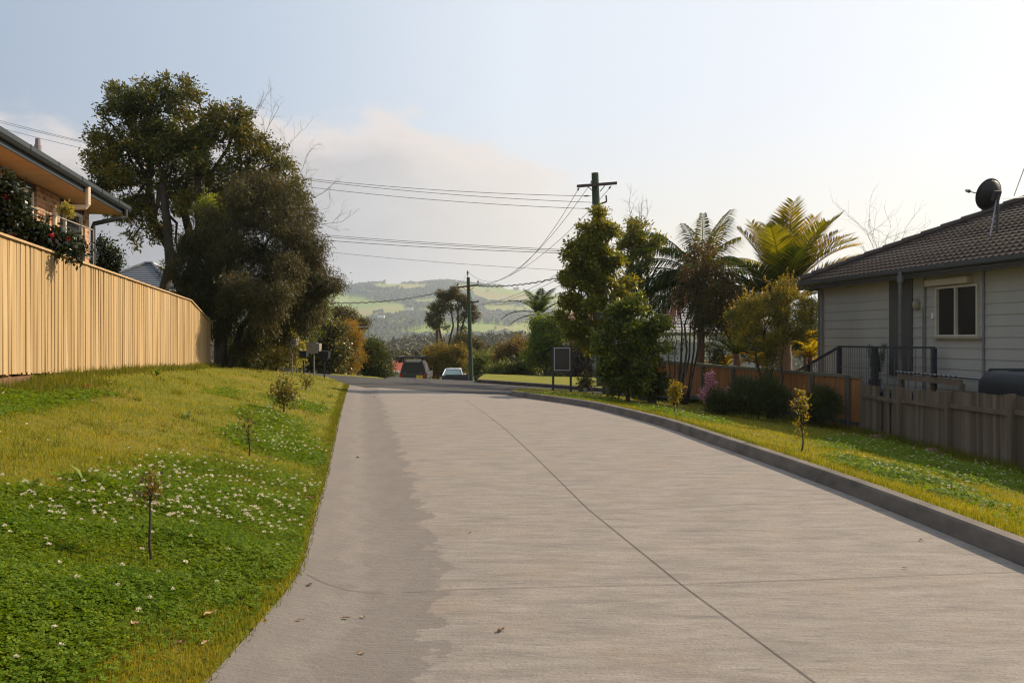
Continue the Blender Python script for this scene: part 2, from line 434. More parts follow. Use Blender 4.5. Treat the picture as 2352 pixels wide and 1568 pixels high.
# ================================================================== GROUND SHEETS
ROADN_L = [unp(*p) for p in [(803,886),(772,877),(720,866),(672,857)]]
ROADF = [unp(*p) for p in [(672,853),(772,861),(882,869)]]
DW_FAR = [unp(*p) for p in [(803,886),(900,892),(1000,899),(1080,904),(1166,908)]]
NEAR_R = [unp(*p) for p in [(1166,906),(1184,902),(1230,900.5),(1300,902),(1360,904),(1415,907)]]
FAR_R = [unp(*p) for p in [(1095,878.5),(1130,880.5),(1163,883),(1250,889),(1340,896),(1415,902)]]
def xy(l): return [(p.x, p.y) for p in l]
edge_line = [(Xe(y), y) for y in np.linspace(-5, EDGE[-1].y, 70)]
dr_poly = edge_line+xy(DW_FAR)[0:]+[(p.x, p.y) for p in KERB[::-1]][1:]
# concrete driveway
m, nt, out = newmat('concrete')
vec = coords(nt, (1, 1, 1)); vecs = coords(nt, (.8, 3.2, 1), (0, 0, .12)); at = N(nt, 'ShaderNodeAttribute', attribute_name='edge')
na = noise(nt, vecs, 2.4, 8, .68); nb = noise(nt, vec, .5, 3); nc = noise(nt, coords(nt, (1.3, 6.5, 1), (0, 0, -.12)), 2.2, 7, .68); nf = noise(nt, vec, 55, 4, .75)
col = ramp(nt, [(.28, (0.143, 0.128, 0.116)), (.48, (0.216, 0.191, 0.171)), (.66, (0.262, 0.235, 0.211))], na)
col = mixc(nt, .0, col, (0.129, 0.121, 0.116))
def mrn(nt, v, a, b, c=0., d=1.):
    q = N(nt, 'ShaderNodeMapRange', interpolation_type='SMOOTHSTEP'); nt.links.new(v, q.inputs[0])
    for i, x in zip((1, 2, 3, 4), (a, b, c, d)): q.inputs[i].default_value = x
    return q.outputs[0]
col = mixc(nt, mrn(nt, nc, .55, .68, 0, .75), col, (0.132, 0.125, 0.119))
col = mixc(nt, mrn(nt, noise(nt, vec, 1.3, 4, .6), .5, .7, 0, .4), col, (0.246, 0.191, 0.141))
rag = math2(nt, 'ADD', at.outputs['Fac'], math2(nt, 'MULTIPLY', math2(nt, 'SUBTRACT', noise(nt, vec, 2.6, 6, .65), .5), .9))
band = mrn(nt, rag, .955, .995, .85, 0)
tro = ramp(nt, [(.3, (0.138, 0.122, 0.112)), (.7, (0.173, 0.153, 0.139))], noise(nt, coords(nt, (1.6, .6, 1), (0, 0, .4)), 2.2, 5, .6))
col = mixc(nt, band, col, tro)
roll_highlight = mrn(nt, math2(nt, 'ABSOLUTE', math2(nt, 'SUBTRACT', rag, .36), None), .0, .16, .5, 0)  # paler strip paints a highlight along the rolled edge
col = mixc(nt, roll_highlight, col, (0.213, 0.191, 0.173))
col = mixc(nt, mrn(nt, nf, .45, .72, 0, .55), col, (0.117, 0.105, 0.096))
col = mixc(nt, mrn(nt, noise(nt, coords(nt, (.9, 1.6, 1), (0, 0, .3)), 1.7, 6, .6), .52, .66, 0, .32), col, (.165, .152, .140))
hh = math2(nt, 'ADD', math2(nt, 'MULTIPLY', noise(nt, coords(nt, (.9, 3.2, 1), (0, 0, .2)), 7, 6, .7), 1.0), math2(nt, 'MULTIPLY', nf, .35))
finish(nt, out, col, .82, .25, 0, hh, .9, .016)
CONC = m
def drive_attr(V): return {'edge': V[:, 0]-Xe(V[:, 1])}
def Sdrive(X, Y):
    d = np.asarray(X)-Xe(Y)
    return S(X, Y)+.004+.035*np.clip(1-d/.42, 0, 1)**1.6-.02*np.exp(-((d-.62)/.25)**2)
drape('driveway', dr_poly, Sdrive, .3, CONC, drive_attr)
def strip(name, pts, wd, f, mat):
    mb = MB(); pl = []
    for i in range(len(pts)-1):
        a, b = pts[i], pts[i+1]; n = max(1, int(math.dist(a, b)/.25))
        for k in range(n): pl.append((a[0]+(b[0]-a[0])*k/n, a[1]+(b[1]-a[1])*k/n))
    pl.append(pts[-1])
    for i in range(len(pl)-1):
        a, b = Vector(pl[i]), Vector(pl[i+1]); n = (b-a).normalized().orthogonal()*wd/2
        q = [a-n, b-n, b+n, a+n]
        mb.quad(*[(v.x, v.y, float(f(v.x, v.y))+.004) for v in q])
    o = mb.build(name, mat); o['kind'] = 'structure'; return o
SEAM = M('seam', (.055, .05, .045), (.09, .08, .07), 20, .9)
cj = [unp(*p) for p in [(1905,1598),(1865,1568),(1565,1345),(1350,1170),(1225,1046),(1160,985),(1110,947),(1068,918)]]
strip('expansion_joint', xy(cj), .007, Sdrive, SEAM)
t1 = [unp(*p) for p in [(2340,1316),(1565,1345),(900,1358),(800,1357),(740,1345)]]+[Vector((Xe(5.75)+.05, 5.78, 0))]
strip('expansion_joint', xy(t1), .0045, Sdrive, SEAM)
t2 = [unp(*p) for p in [(1860,1152),(1350,1178),(905,1195)]]
strip('expansion_joint', xy(t2), .0035, Sdrive, SEAM)
# kerb
KM = M('kerb_concrete', (.175, .15, .125), (.085, .075, .065), 2.2, .85, .25, 0, .5, 50, (1, 1, 2.5))
def sweep(name, line, prof, f, mat, kind='structure'):
    pl = []
    for i in range(len(line)-1):
        a, b = Vector(line[i][:2]), Vector(line[i+1][:2]); n = max(1, int((b-a).length/.3))
        for k in range(n): pl.append(a.lerp(b, k/n))
    pl.append(Vector(line[-1][:2]))
    for _ in range(3): pl = [pl[0]]+[(pl[i-1]+pl[i]*2+pl[i+1])/4 for i in range(1, len(pl)-1)]+[pl[-1]]
    V = []; F = []; n = len(prof)
    for i, p in enumerate(pl):
        t = (pl[min(i+1, len(pl)-1)]-pl[max(i-1, 0)]).normalized(); r = Vector((t.y, -t.x))
        z = float(f(p.x, p.y)); end = min(1, (len(pl)-1-i)*.3/.5+.25)
        for (o, h) in prof: q = p+r*o; V.append((q.x, q.y, z+(h*end if h > 0 else h)))
    for i in range(len(pl)-1):
        for k in range(n-1): F.append((i*n+k, i*n+k+1, (i+1)*n+k+1, (i+1)*n+k))
    mb = MB(); mb.add(V, F); mb.add(V[-n:], [tuple(range(n))]); o = mb.build(name, mat); o['kind'] = kind; return o
sweep('kerb', KERB, [(-.005, -.08), (.0, .012), (.045, .125), (.062, .143), (.155, .15), (.175, .13), (.18, -.1)], S, KM)
# asphalt road
AS = M('asphalt', (.056, .051, .050), (.038, .036, .036), 1.2, .9, .25, 0, .5, 120)
road_poly = xy(DW_FAR)+xy(NEAR_R)[1:]+[(12, NEAR_R[-1].y-1.5), (60, NEAR_R[-1].y-6), (60, FAR_R[-1].y), (12, FAR_R[-1].y-.5)]+xy(FAR_R)[::-1]
road_poly += [(FAR_R[0].x+.3, 58), (4, 90), (6, 140), (-1, 140), (-4, 90), (-6.9, 58)]
road_poly += xy(ROADF)[::-1]+[(-30, 47.5), (-60, 52), (-60, 44), (-30, 41)]+xy(ROADN_L)[::-1][:-1]
drape('road', road_poly, lambda X, Y: S(X, Y)-.004, .8, AS, edge_step=.4)
# lawn on the left bank
m, nt, out = newmat('lawn')
vec = coords(nt)
g1 = noise(nt, vec, .7, 4, .6); g2 = noise(nt, vec, 4, 4, .65); g3 = noise(nt, vec, 28, 4, .7)
col = ramp(nt, [(.3, (.135, .17, .014)), (.5, (.22, .215, .022)), (.68, (.29, .225, .045))], g1)
col = mixc(nt, mrn(nt, g2, .5, .72, 0, .7), col, (.085, .125, .014))
col = mixc(nt, mrn(nt, g3, .48, .75, 0, .7), col, (.27, .205, .07))
col = mixc(nt, mrn(nt, noise(nt, vec, 60, 3, .7), .5, .75, 0, .6), col, (.05, .065, .012))
finish(nt, out, col, .95, .1, 0, math2(nt, 'ADD', g3, noise(nt, vec, 75, 3, .7)), 1.0, .05)
LAWN = m
lawn_poly = [(x-.004, y) for x, y in edge_line]+xy(ROADN_L)[1:]+[(-30, 41), (-30, -5)]
drape('lawn', lawn_poly, L, .45, LAWN, edge_step=.3)
kb = []
for y in np.linspace(-5, KERB[-1].y, 60): kb.append((float(Xk(y))+.17, y))
verge_poly = kb+[(KERB[-1].x+.1, KERB[-1].y+.15)]+xy(NEAR_R)[1:]+[(12, NEAR_R[-1].y-1.5), (22, NEAR_R[-1].y-2.5), (22, -5)]
drape('verge', verge_poly, RR, .4, LAWN, edge_step=.3)
# kerb and lawn on the far side of the road
sweep('far_kerb', [(p.x, p.y) for p in FAR_R]+[(12, FAR_R[-1].y-.5)], [(0, -.1), (0, .11), (-.03, .14), (-.16, .15), (-.18, -.1)], S, M('old_kerb', (.12, .10, .085), (.06, .05, .045), 8, .9, .2))
# base ground to the horizon
FRX = [p.x for p in FAR_R]; FRY = [p.y for p in FAR_R]
hill_base = lambda Y: np.interp(Y, [340, 1300, 1e5], [0, -6, -6])
def H(X, Y):
    X = np.asarray(X, float); Y = np.asarray(Y, float)
    z = S(X, Y)+hill_base(Y)
    z = z-.04*sstep(14, 30, X)*(Y < 60)
    # right yard
    zr = RR(X, np.minimum(Y, 36)); wr = (X > Xk(Y)) & (Y < 33)
    # far lawn across the road
    nearY = np.interp(X, FRX, FRY); dist = Y-nearY
    far = (X > FRX[0]-.05) & (dist > 0)
    z = np.where(far, z+.14+.035*np.clip(dist, 0, 9)-.02*np.clip(dist-9, 0, 30), z)
    z = np.where(wr & ~far, np.minimum(z, zr), z)
    wl = (X < Xe(Y)) & (Y < 43)
    z = np.where(wl, L(X, Y), z)
    return z
gxs = np.unique(np.concatenate([np.arange(-40, 40, .8), np.sinh(np.linspace(-5.2, 5.2, 90))*50]))
gys = np.unique(np.concatenate([np.arange(-30, 75, .8), np.geomspace(75, 1700, 60), np.linspace(-400, -30, 12)]))
GX, GY = np.meshgrid(gxs, gys)
GZ = H(GX, GY)-.03
def grow(poly, X, Y):
    a = inpoly(X, Y, poly)
    for dx, dy in ((1, 0), (-1, 0), (0, 1), (0, -1)): a |= inpoly(X+dx*.85, Y+dy*.85, poly)
    return a
for pl, dz in ((dr_poly, .3), (road_poly, .22), (lawn_poly, .3), (verge_poly, .3)): GZ -= dz*grow(pl, GX, GY)
nx = len(gxs); idx = np.arange(GX.size).reshape(GX.shape)
F = np.column_stack([idx[:-1, :-1].ravel(), idx[:-1, 1:].ravel(), idx[1:, 1:].ravel(), idx[1:, :-1].ravel()])
np_obj('ground', np.column_stack([GX.ravel(), GY.ravel(), GZ.ravel()]), F, LAWN, smooth=True)['kind'] = 'structure'
# near strip of the far lawn (fine sheet, so that its edge follows the kerb)
fl_poly = [(x+.02, y+.17) for x, y in xy(FAR_R)]+[(12, FAR_R[-1].y-.3), (14, 50), (FRX[0]+.3, 54)]
LAWN2 = M('far_grass', (.12, .14, .016), (.20, .175, .03), 1.5, .95, .1, 0, 1, 40)
drape('far_lawn', fl_poly, lambda X, Y: S(X, Y)+.14+.035*np.clip(Y-np.interp(X, FRX, FRY), 0, 9), .5, LAWN2)
# ================================================================== HILLS
def ridge_px(x):
    return np.interp(x, [-3000, -1000, 0, 400, 640, 770, 800, 830, 870, 920, 960, 1000, 1030, 1060, 1100, 1150, 1210, 1250, 1300, 1500, 2000, 3000, 5000],
                     [730, 712, 690, 676, 667, 661, 664, 660, 656.5, 655.5, 656.5, 654, 655, 657, 661, 666, 673, 678, 681, 690, 700, 715, 735])
us = np.concatenate([np.linspace(-1.3, -.24, 50), np.linspace(-.235, .09, 520), np.linspace(.1, 1.3, 60)])
ts = np.linspace(0, 1, 210)
U, T = np.meshgrid(us, ts)
Yh = 1250+T*2150; Xh = U*Yh; pxx = CXP+U*FPX
zr = CZ+(HZ-ridge_px(pxx))/FPX*3400
rng = np.random.default_rng(11)
def fn(x, y, seed, octs=5, s=1.0):
    r = np.random.default_rng(seed); o = np.zeros_like(x); a = 1.
    for k in range(octs):
        for j in range(3):
            th = r.uniform(0, 6.28); ph = r.uniform(0, 6.28); o += a*np.sin((x*math.cos(th)+y*math.sin(th))*s+ph+1.7*np.sin((x*math.sin(th)-y*math.cos(th))*s*.6+ph*2))
        a *= .52; s *= 2.03
    return o/3
prof = .10*T+.38*sstep(.05, .42, T)+.52*sstep(.4, 1, T)
Zh = -26+(zr+26)*prof+26*np.sin(np.pi*np.clip(T, 0, 1))*fn(Xh, Yh, 3, 4, 1/420.)
pyy = HZ-(Zh-CZ)/Yh*FPX
def blobm(pts):
    return inpoly(pxx+5*fn(Xh, Yh, 21, 3, 1/40.), pyy+2*fn(Xh, Yh, 22, 3, 1/40.), pts).astype(float)
past = np.zeros_like(T)
for q in [[(870,652),(1010,652),(985,662),(930,668),(880,667),(855,660)], [(1060,655),(1300,672),(1300,690),(1160,700),(1090,690),(1085,676),(1040,668)],
          [(800,714),(850,702),(930,702),(960,716),(930,722),(905,728),(850,733),(820,742),(775,748),(780,728)], [(940,722),(985,710),(1010,700),(1060,696),(1050,716),(1000,724)],
          [(860,778),(960,756),(1000,744),(1080,738),(1060,762),(960,772)], [(1070,742),(1180,748),(1290,728),(1290,768),(1060,770)], [(770,762),(865,766),(860,775),(770,776)],
          [(1110,700),(1200,704),(1290,702),(1290,716),(1200,722),(1120,716)], [(1040,758),(960,766),(880,776),(1040,776)], [(770,738),(800,734),(800,748),(770,752)], [(960,688),(1060,684),(1070,694),(1000,699),(950,697)], [(1180,678),(1300,686),(1300,704),(1210,698)], [(880,748),(940,742),(960,746),(900,753)], [(840,668),(900,672),(880,678),(830,675)]]:
    past = np.maximum(past, blobm(q))
outside = ((pxx < 770) | (pxx > 1290)); past = np.where(outside, (fn(Xh, Yh, 9, 4, 1/260.) > .15).astype(float), past)
lone = (fn(Xh, Yh, 31, 3, 1/26.) > 1.0)
past = np.maximum(past, (fn(Xh, Yh, 44, 4, 1/210.) > .42).astype(float)); past = np.where(lone, 0, past)
tree = 1-past
lump = (np.abs(fn(Xh, Yh, 5, 3, 1/6.5))*6+np.abs(fn(Xh, Yh, 6, 3, 1/22.))*4)*(1-.55*sstep(.9, 1, T))
Zh = Zh+tree*(6+lump)*np.clip((T-.01)*30, 0, 1)
back = T > .985
Zh = np.where(back, Zh-0*Zh, Zh)
idx = np.arange(T.size).reshape(T.shape)
F = np.column_stack([idx[:-1, :-1].ravel(), idx[:-1, 1:].ravel(), idx[1:, 1:].ravel(), idx[1:, :-1].ravel()])
# back slope
Vh = np.column_stack([Xh.ravel(), Yh.ravel(), Zh.ravel()])
bk = np.column_stack([us*4600, np.full(len(us), 4600.), np.full(len(us), -26.)])
nb0 = len(Vh); Vh = np.vstack([Vh, bk]); last = idx[-1]
F = np.vstack([F, np.column_stack([last[:-1], last[1:], nb0+np.arange(1, len(us)), nb0+np.arange(len(us)-1)])])
pa = np.concatenate([past.ravel(), np.zeros(len(us))])
m, nt, out = newmat('hill_cover'); vec = coords(nt); at = N(nt, 'ShaderNodeAttribute', attribute_name='pasture')
pc = ramp(nt, [(.32, (.15, .22, .03)), (.5, (.21, .26, .05)), (.68, (.27, .23, .09))], noise(nt, vec, .0042, 4))
wc = ramp(nt, [(.3, (.032, .042, .020)), (.55, (.05, .058, .03)), (.75, (.075, .074, .04))], noise(nt, vec, .05, 5, .65))
finish(nt, out, mixc(nt, at.outputs['Fac'], wc, pc), .95, .05)
np_obj('hills', Vh, F, m, smooth=True, attr={'pasture': pa})['kind'] = 'structure'
def hill_at(x, y):
    k = np.argmin((pxx-x)**2+((HZ-(Zh-CZ)/Yh*FPX)-y)**2+1e9*(T > .97)); return Vector((Xh.flat[k], Yh.flat[k], Zh.flat[k]))
WHITE = M('white_paint', (.75, .74, .7), (.66, .65, .62), 3, .6, .4)
FROOF = M('pale_roof_iron', (.5, .5, .5), (.42, .42, .43), 3, .5)
for (x, y, wd, lb) in [(942,717,18,'white farmhouse alone in the middle of the hillside pasture'), (831,738,13,'small white farmhouse low on the hillside beside the orange bush'),
                       (875,734,22,'long low white farm building among hillside trees'), (908,727,10,'tiny white shed on the hillside above the long farm building'), (1161,691,16,'white farm shed high on the hillside right of the green pole')]:
    c = hill_at(x, y); kk = c.y/FPX; wd = wd*kk*.75; hh_ = 3.6*kk; t = thing('farm_building', lb, 'farm building', c, 'white farm buildings on the far hill')
    MB().box(c+Vector((0, 0, 5.5+hh_*.25)), (wd, 9, hh_*.7+2)).build('wall', WHITE, t)
    h = wd/2+.6; z = c.z+6.5+hh_*.6
    MB().prism([(c.x-h, c.y-5.2, z), (c.x-h, c.y+5.2, z), (c.x-h, c.y, z+hh_*.35)], (2*h, 0, 0)).build('roof', FROOF, t)
# valley forest: one dark mass of small far-off trees
rng = np.random.default_rng(5); V = []; F = []; nt_ = 2300
fy = rng.uniform(330, 900, nt_)**1.0; fu = rng.uniform(-.42, .42, nt_); fx = fu*fy
zt = []
LV = []; LF = []; cnt = 0
for i in range(nt_):
    Y = fy[i]; X = fx[i]; zg = float(H(X, Y)); xp = CXP+X/Y*FPX
    ytop = np.interp(xp, [700, 880, 960, 1060, 1120, 1250, 1700], [790, 788, 768, 770, 764, 762, 768])+rng.normal()*3+9*rng.random()
    ztop = CZ+(HZ-ytop)/FPX*Y
    ztop = min(ztop, zg+26); r = rng.uniform(2.5, 5.5)*(.8+Y/1200)
    k = 80; d = rng.normal(size=(k, 3)); d /= np.linalg.norm(d, axis=1, keepdims=True)
    hh = max(4., (ztop-zg)*.42)
    C = np.array([X, Y, ztop-hh])+d*np.array([r, r, hh])*(.55+.45*rng.random((k, 1)))
    a, b = leafverts(C, d+rng.normal(size=(k, 3))*.6, rng.uniform(1.2, 2.4, k), rng.uniform(.9, 1.7, k), rng)
    LV.append(a); LF.append(b+cnt); cnt += len(a)
FOREST = LM('forest_leaf', (.042, .046, .030), (.075, .072, .046), .15, .8, tint=(1, 1, .8), clump=.03)
tag(np_obj('forest', np.vstack(LV), np.vstack(LF), FOREST), 'grey green far-off woodland filling the valley below the hill', 'woodland', kind='stuff')
# haze: one closed box of thin air
hz = MB().box((0, 2400, 110), (13000, 6000, 290)); hz_m, nt, out = newmat('haze_air')
pv = N(nt, 'ShaderNodeVolumePrincipled'); pv.inputs['Color'].default_value = (.72, .82, .97, 1); pv.inputs['Density'].default_value = .00019; pv.inputs['Anisotropy'].default_value = .45
nt.links.new(pv.outputs[0], out.inputs['Volume'])
ho = hz.build('haze', hz_m); ho['kind'] = 'stuff'; ho['label'] = 'thin pale haze over the whole valley'; ho['category'] = 'haze'
# ================================================================== LEFT PALING FENCE
def fl_pt(d, off=0.):      # along the left fence, off = towards the driveway
    return Vector((float(Xfence(d))+off*.984, d+off*.178, 0))
FL_A = Vector((-.178, .984, 0)); FL_N = Vector((.984, .178, 0))
fbot = lambda d: np.interp(d, [5, 11.3, 24, 27.5], [1.26, 1.137, .80, .735])
ftop = lambda d: np.interp(d, [5, 11.3, 24, 27.5], [3.04, 2.935, 2.63, 2.06])
t = thing('paling_fence', 'tall pale new timber paling fence with capping along the left bank', 'fence', fl_pt(11, 0)+Vector((0, 0, 1)))
PAL = M('new_pine', (.385, .28, .155), (.29, .195, .092), 7, .8, .2, 0, .35, 60, (1, 1, .06), island=.2)
PALC = M('new_pine_cap', (.42, .30, .17), (.33, .22, .12), 3, .75)
rng = np.random.default_rng(2); mb = MB(); d = 6.0; k = 0
while d < 27.45:
    wd = .1; off = .0 if k % 2 else .007
    p = fl_pt(d, off+.02); z0 = float(fbot(d))+rng.uniform(-.012, .012)-(.015 if k % 2 else 0); z1 = float(ftop(d))-.01
    tw = rng.normal()*.018
    ww = rng.uniform(.06, .105); mb.box((p.x+rng.normal()*.002, p.y, (z0+z1)/2), (ww*1.16, .014, z1-z0), FL_A+FL_N*tw, FL_N, (rng.normal()*.003, rng.normal()*.004, 1)); d += ww*.92*rng.uniform(.86, 1.12)+(.012 if rng.random() < .015 else 0); k += 1
mb.build('palings', PAL, t)
mb = MB()
for a, b in ((5.9, 24.0), (24.0, 27.52)):
    A = fl_pt(a, .02)+Vector((0, 0, float(ftop(a))+.012)); B = fl_pt(b, .02)+Vector((0, 0, float(ftop(b))+.012)); ax = (B-A)
    mb.box((A+B)/2, (ax.length+.02, .1, .03), ax.normalized(), FL_N, ax.normalized().cross(FL_N))
mb.build('cap_rail', PALC, t)
for d in np.arange(6.7, 27.5, 2.43):
    p = fl_pt(d, -.06); z0 = float(L(p.x, p.y))-.3; z1 = float(ftop(d))-.05
    MB().box((p.x, p.y, (z0+z1)/2), (.1, .075, z1-z0), FL_A, FL_N).build('post', PALC, t)
for h in (.35, 1.35):
    mb = MB()
    for a, b in ((6, 24), (24, 27.3)):
        A = fl_pt(a, -.03)+Vector((0, 0, float(fbot(a))+h*.7)); B = fl_pt(b, -.03)+Vector((0, 0, float(fbot(b))+h*(.7 if b < 25 else .5))); ax = B-A
        mb.box((A+B)/2, (ax.length, .045, .075), ax.normalized(), FL_N, ax.normalized().cross(FL_N))
    mb.build('rail', PALC, t)
RB = M('retaining_sleeper', (.16, .09, .045), (.09, .05, .03), 6, .9)
A = fl_pt(8, -.02); B = fl_pt(12.3, -.02)
tag(MB().box(((A.x+B.x)/2, (A.y+B.y)/2, .93), (4.5, .05, .3), FL_A, FL_N).build('sleeper_board', RB, loc=((A.x+B.x)/2, (A.y+B.y)/2, .8)), 'brown timber sleeper in the gap under the pale paling fence', 'timber board')
# ================================================================== LEFT BRICK HOUSE
aL = Vector((.191, -.982, 0)); nL = Vector((-.982, -.191, 0)); GC = P(285, 478, 21.0)
def hl(s, tt, z): v = Vector((GC.x, GC.y, 0))+aL*s+nL*tt; v.z = z; return v
zg = GC.z
t = thing('brick_house', 'mottled brown brick house with wide timber soffit and dark gutter behind the pale fence', 'house', hl(6, 4, .6))
m, nt, out = newmat('mottled_brick')
br = N(nt, 'ShaderNodeTexBrick'); nt.links.new(axis_coords(nt, aL), br.inputs['Vector'])
for k_, v_ in (('Scale', 1.), ('Mortar Size', .012), ('Brick Width', .29), ('Row Height', .105), ('Bias', .0), ('Mortar Smooth', .3)): br.inputs[k_].default_value = v_
br.inputs['Color1'].default_value = (.44, .23, .115, 1); br.inputs['Color2'].default_value = (.20, .095, .055, 1); br.inputs['Mortar'].default_value = (.42, .33, .25, 1)
colb = mixc(nt, mrn(nt, noise(nt, axis_coords(nt, aL), 7, 2), .5, .62, 0, .6), br.outputs['Color'], (.48, .31, .17))
finish(nt, out, colb, .85, .2, 0, br.outputs['Fac'], -.3, .01); BRICK = m
W0, W1 = .62, .62
mb = MB()
def wallbox(mb, s0, s1, z0, z1, tt=W0, th=.25):
    c = (hl(s0, tt+th/2, z0)+hl(s1, tt+th/2, z1))/2; mb.box(c, (abs(s1-s0), th, z1-z0), aL, nL)
wins = [(.95, 2.75, 2.35), (4.15, 5.75, 2.9)]
ztop = zg-.20; s = .62
for (a, b, sill) in wins:
    wallbox(mb, s, a, .3, ztop); wallbox(mb, a, b, .3, sill); s = b
wallbox(mb, s, 14, .3, ztop)
mb.box((hl(.62+.13, 5.6, .3)+hl(.62+.13, 5.6, ztop))/2, (.25, 9.4, ztop-.3), aL, nL)
mb.build('wall', BRICK, t)
GL = M('dark_glass', (.02, .025, .03), (.035, .04, .045), 1, .06, .6)
for (a, b, sill) in wins:
    f = MB(); zt = ztop-.12
    for (s0, s1, z0, z1) in ((a, a+.07, sill, zt), (b-.07, b, sill, zt), (a+.07, b-.07, zt-.07, zt), (a+.07, b-.07, sill, sill+.07), (b-.62, b-.56, sill+.07, zt-.07)):
        c = (hl(s0, W0+.09, z0)+hl(s1, W0+.09, z1))/2; f.box(c, (s1-s0, .08, z1-z0), aL, nL)
    fo = f.build('window', WHITE, t)
    c = (hl(a+.05, W0+.12, sill+.05)+hl(b-.05, W0+.12, zt-.05))/2; MB().box(c, (b-a-.1, .02, zt-sill-.1), aL, nL).build('pane', GL, fo)
    wl = MB(); c = (hl(a, W0+.125, zt)+hl(b, W0+.125, ztop))/2; wl.box(c, (b-a, .2, .12), aL, nL); wl.build('lintel', M('dark_lintel', (.05, .035, .03), None, 5, .8), t)
SOFF = M('timber_soffit', (.58, .37, .19), (.50, .31, .15), 1.2, .7, .3, 0, 0, None, (.4, 3, 1))
MB().box((hl(.03, .35, zg-.16)+hl(14, .35, zg-.16))/2, (13.97, .7, .02), aL, nL).build('soffit', SOFF, t)
GUT = M('steel_blue_gutter', (.022, .030, .037), (.016, .022, .028), 3, .5, .35)
fa = MB(); c = (hl(.02, -.012, zg-.15)+hl(14, -.012, zg+.05))/2; fa.box(c, (13.98, .024, .23), aL, nL)
fa.box((hl(.02-.012, 0, zg-.15)+hl(.02-.012, 6, zg+.05))/2, (.024, 6, .23), aL, nL); fa.build('fascia', M('blue_fascia', (.022, .036, .05), (.018, .028, .04), 3, .5), t)
g = MB(); prof = [(-.026, -.08), (-.10, -.08), (-.135, -.03), (-.135, .05), (-.115, .05), (-.115, -.02), (-.026, -.03)]
g.prism([hl(-.14, o, zg+h) for o, h in prof], aL*14.1)
g.prism([hl(.0+o, -.12, zg+h) for o, h in prof], nL*5)
for s_ in np.arange(1, 13, 1.45): g.box(hl(s_, -.138, zg+.01), (.035, .012, .085), aL, nL)
g.build('gutter', GUT, t)
ro = MB(); ro.add([hl(-.02, .0, zg+.05), hl(14, 0, zg+.05), hl(14, 4.6, zg+1.75), hl(4.6, 4.6, zg+1.75), hl(-.02, 9, zg+.05), hl(14, 9, zg+.05)], [(0, 1, 2, 3), (0, 3, 4), (4, 3, 2, 5)])
ro.build('roof', M('dark_roof_tile', (.06, .065, .07), (.04, .045, .05), 5, .6), t)
q = P(87, 345, 18); MB().tube([(q.x, q.y, q.z-.6), (q.x, q.y, q.z+.10), (q.x, q.y, q.z+.11), (q.x, q.y, q.z+.24)], [.07, .07, .055, .05], 10).build('vent_pipe', M('vent_metal', (.24, .20, .23), (.18, .15, .17), 6, .5), t)
PVC = M('cream_downpipe', (.66, .55, .42), (.58, .47, .35), 3, .45, .4)
sp = 3.35
MB().tube([hl(sp, -.08, zg-.06), hl(sp, -.08, zg-.42), hl(sp, -.05, zg-.47), hl(sp+.05, .5, zg-.50), hl(sp+.06, .53, zg-.55), hl(sp+.06, .53, 1.0)], .052, 10).build('downpipe', PVC, t)
DKP = M('dark_downpipe', (.04, .042, .045), (.03, .03, .032), 3, .4)
MB().tube([hl(.22, -.08, zg-.06), hl(.22, -.08, zg-.24), hl(.3, .0, zg-.28), hl(.55, .53, zg-.46), hl(.56, .55, zg-.55), hl(.56, .55, .6)], .055, 10).build('downpipe', DKP, t)
# thin handrail with two posts on the house verandah
STEELR = M('dull_cream_rail', (.30, .27, .23), (.24, .22, .19), 4, .5)
t = thing('handrail', 'thin pale verandah handrail with two posts in front of the brick house', 'railing', hl(3, -.3, 1.2))
mb = MB(); A = P(70, 471, 16.3); B = P(214, 531, 19.9); B.z = A.z = (A.z+B.z)/2; mb.tube([A, B], .016, 8); mb.build('rail', STEELR, t)
for xx, dd_ in ((187, 19.0), (214, 19.85)):
    p = P(xx, 535, dd_); MB().tube([(p.x, p.y, .9), (p.x, p.y, A.z)], .016, 8).build('post', STEELR, t)
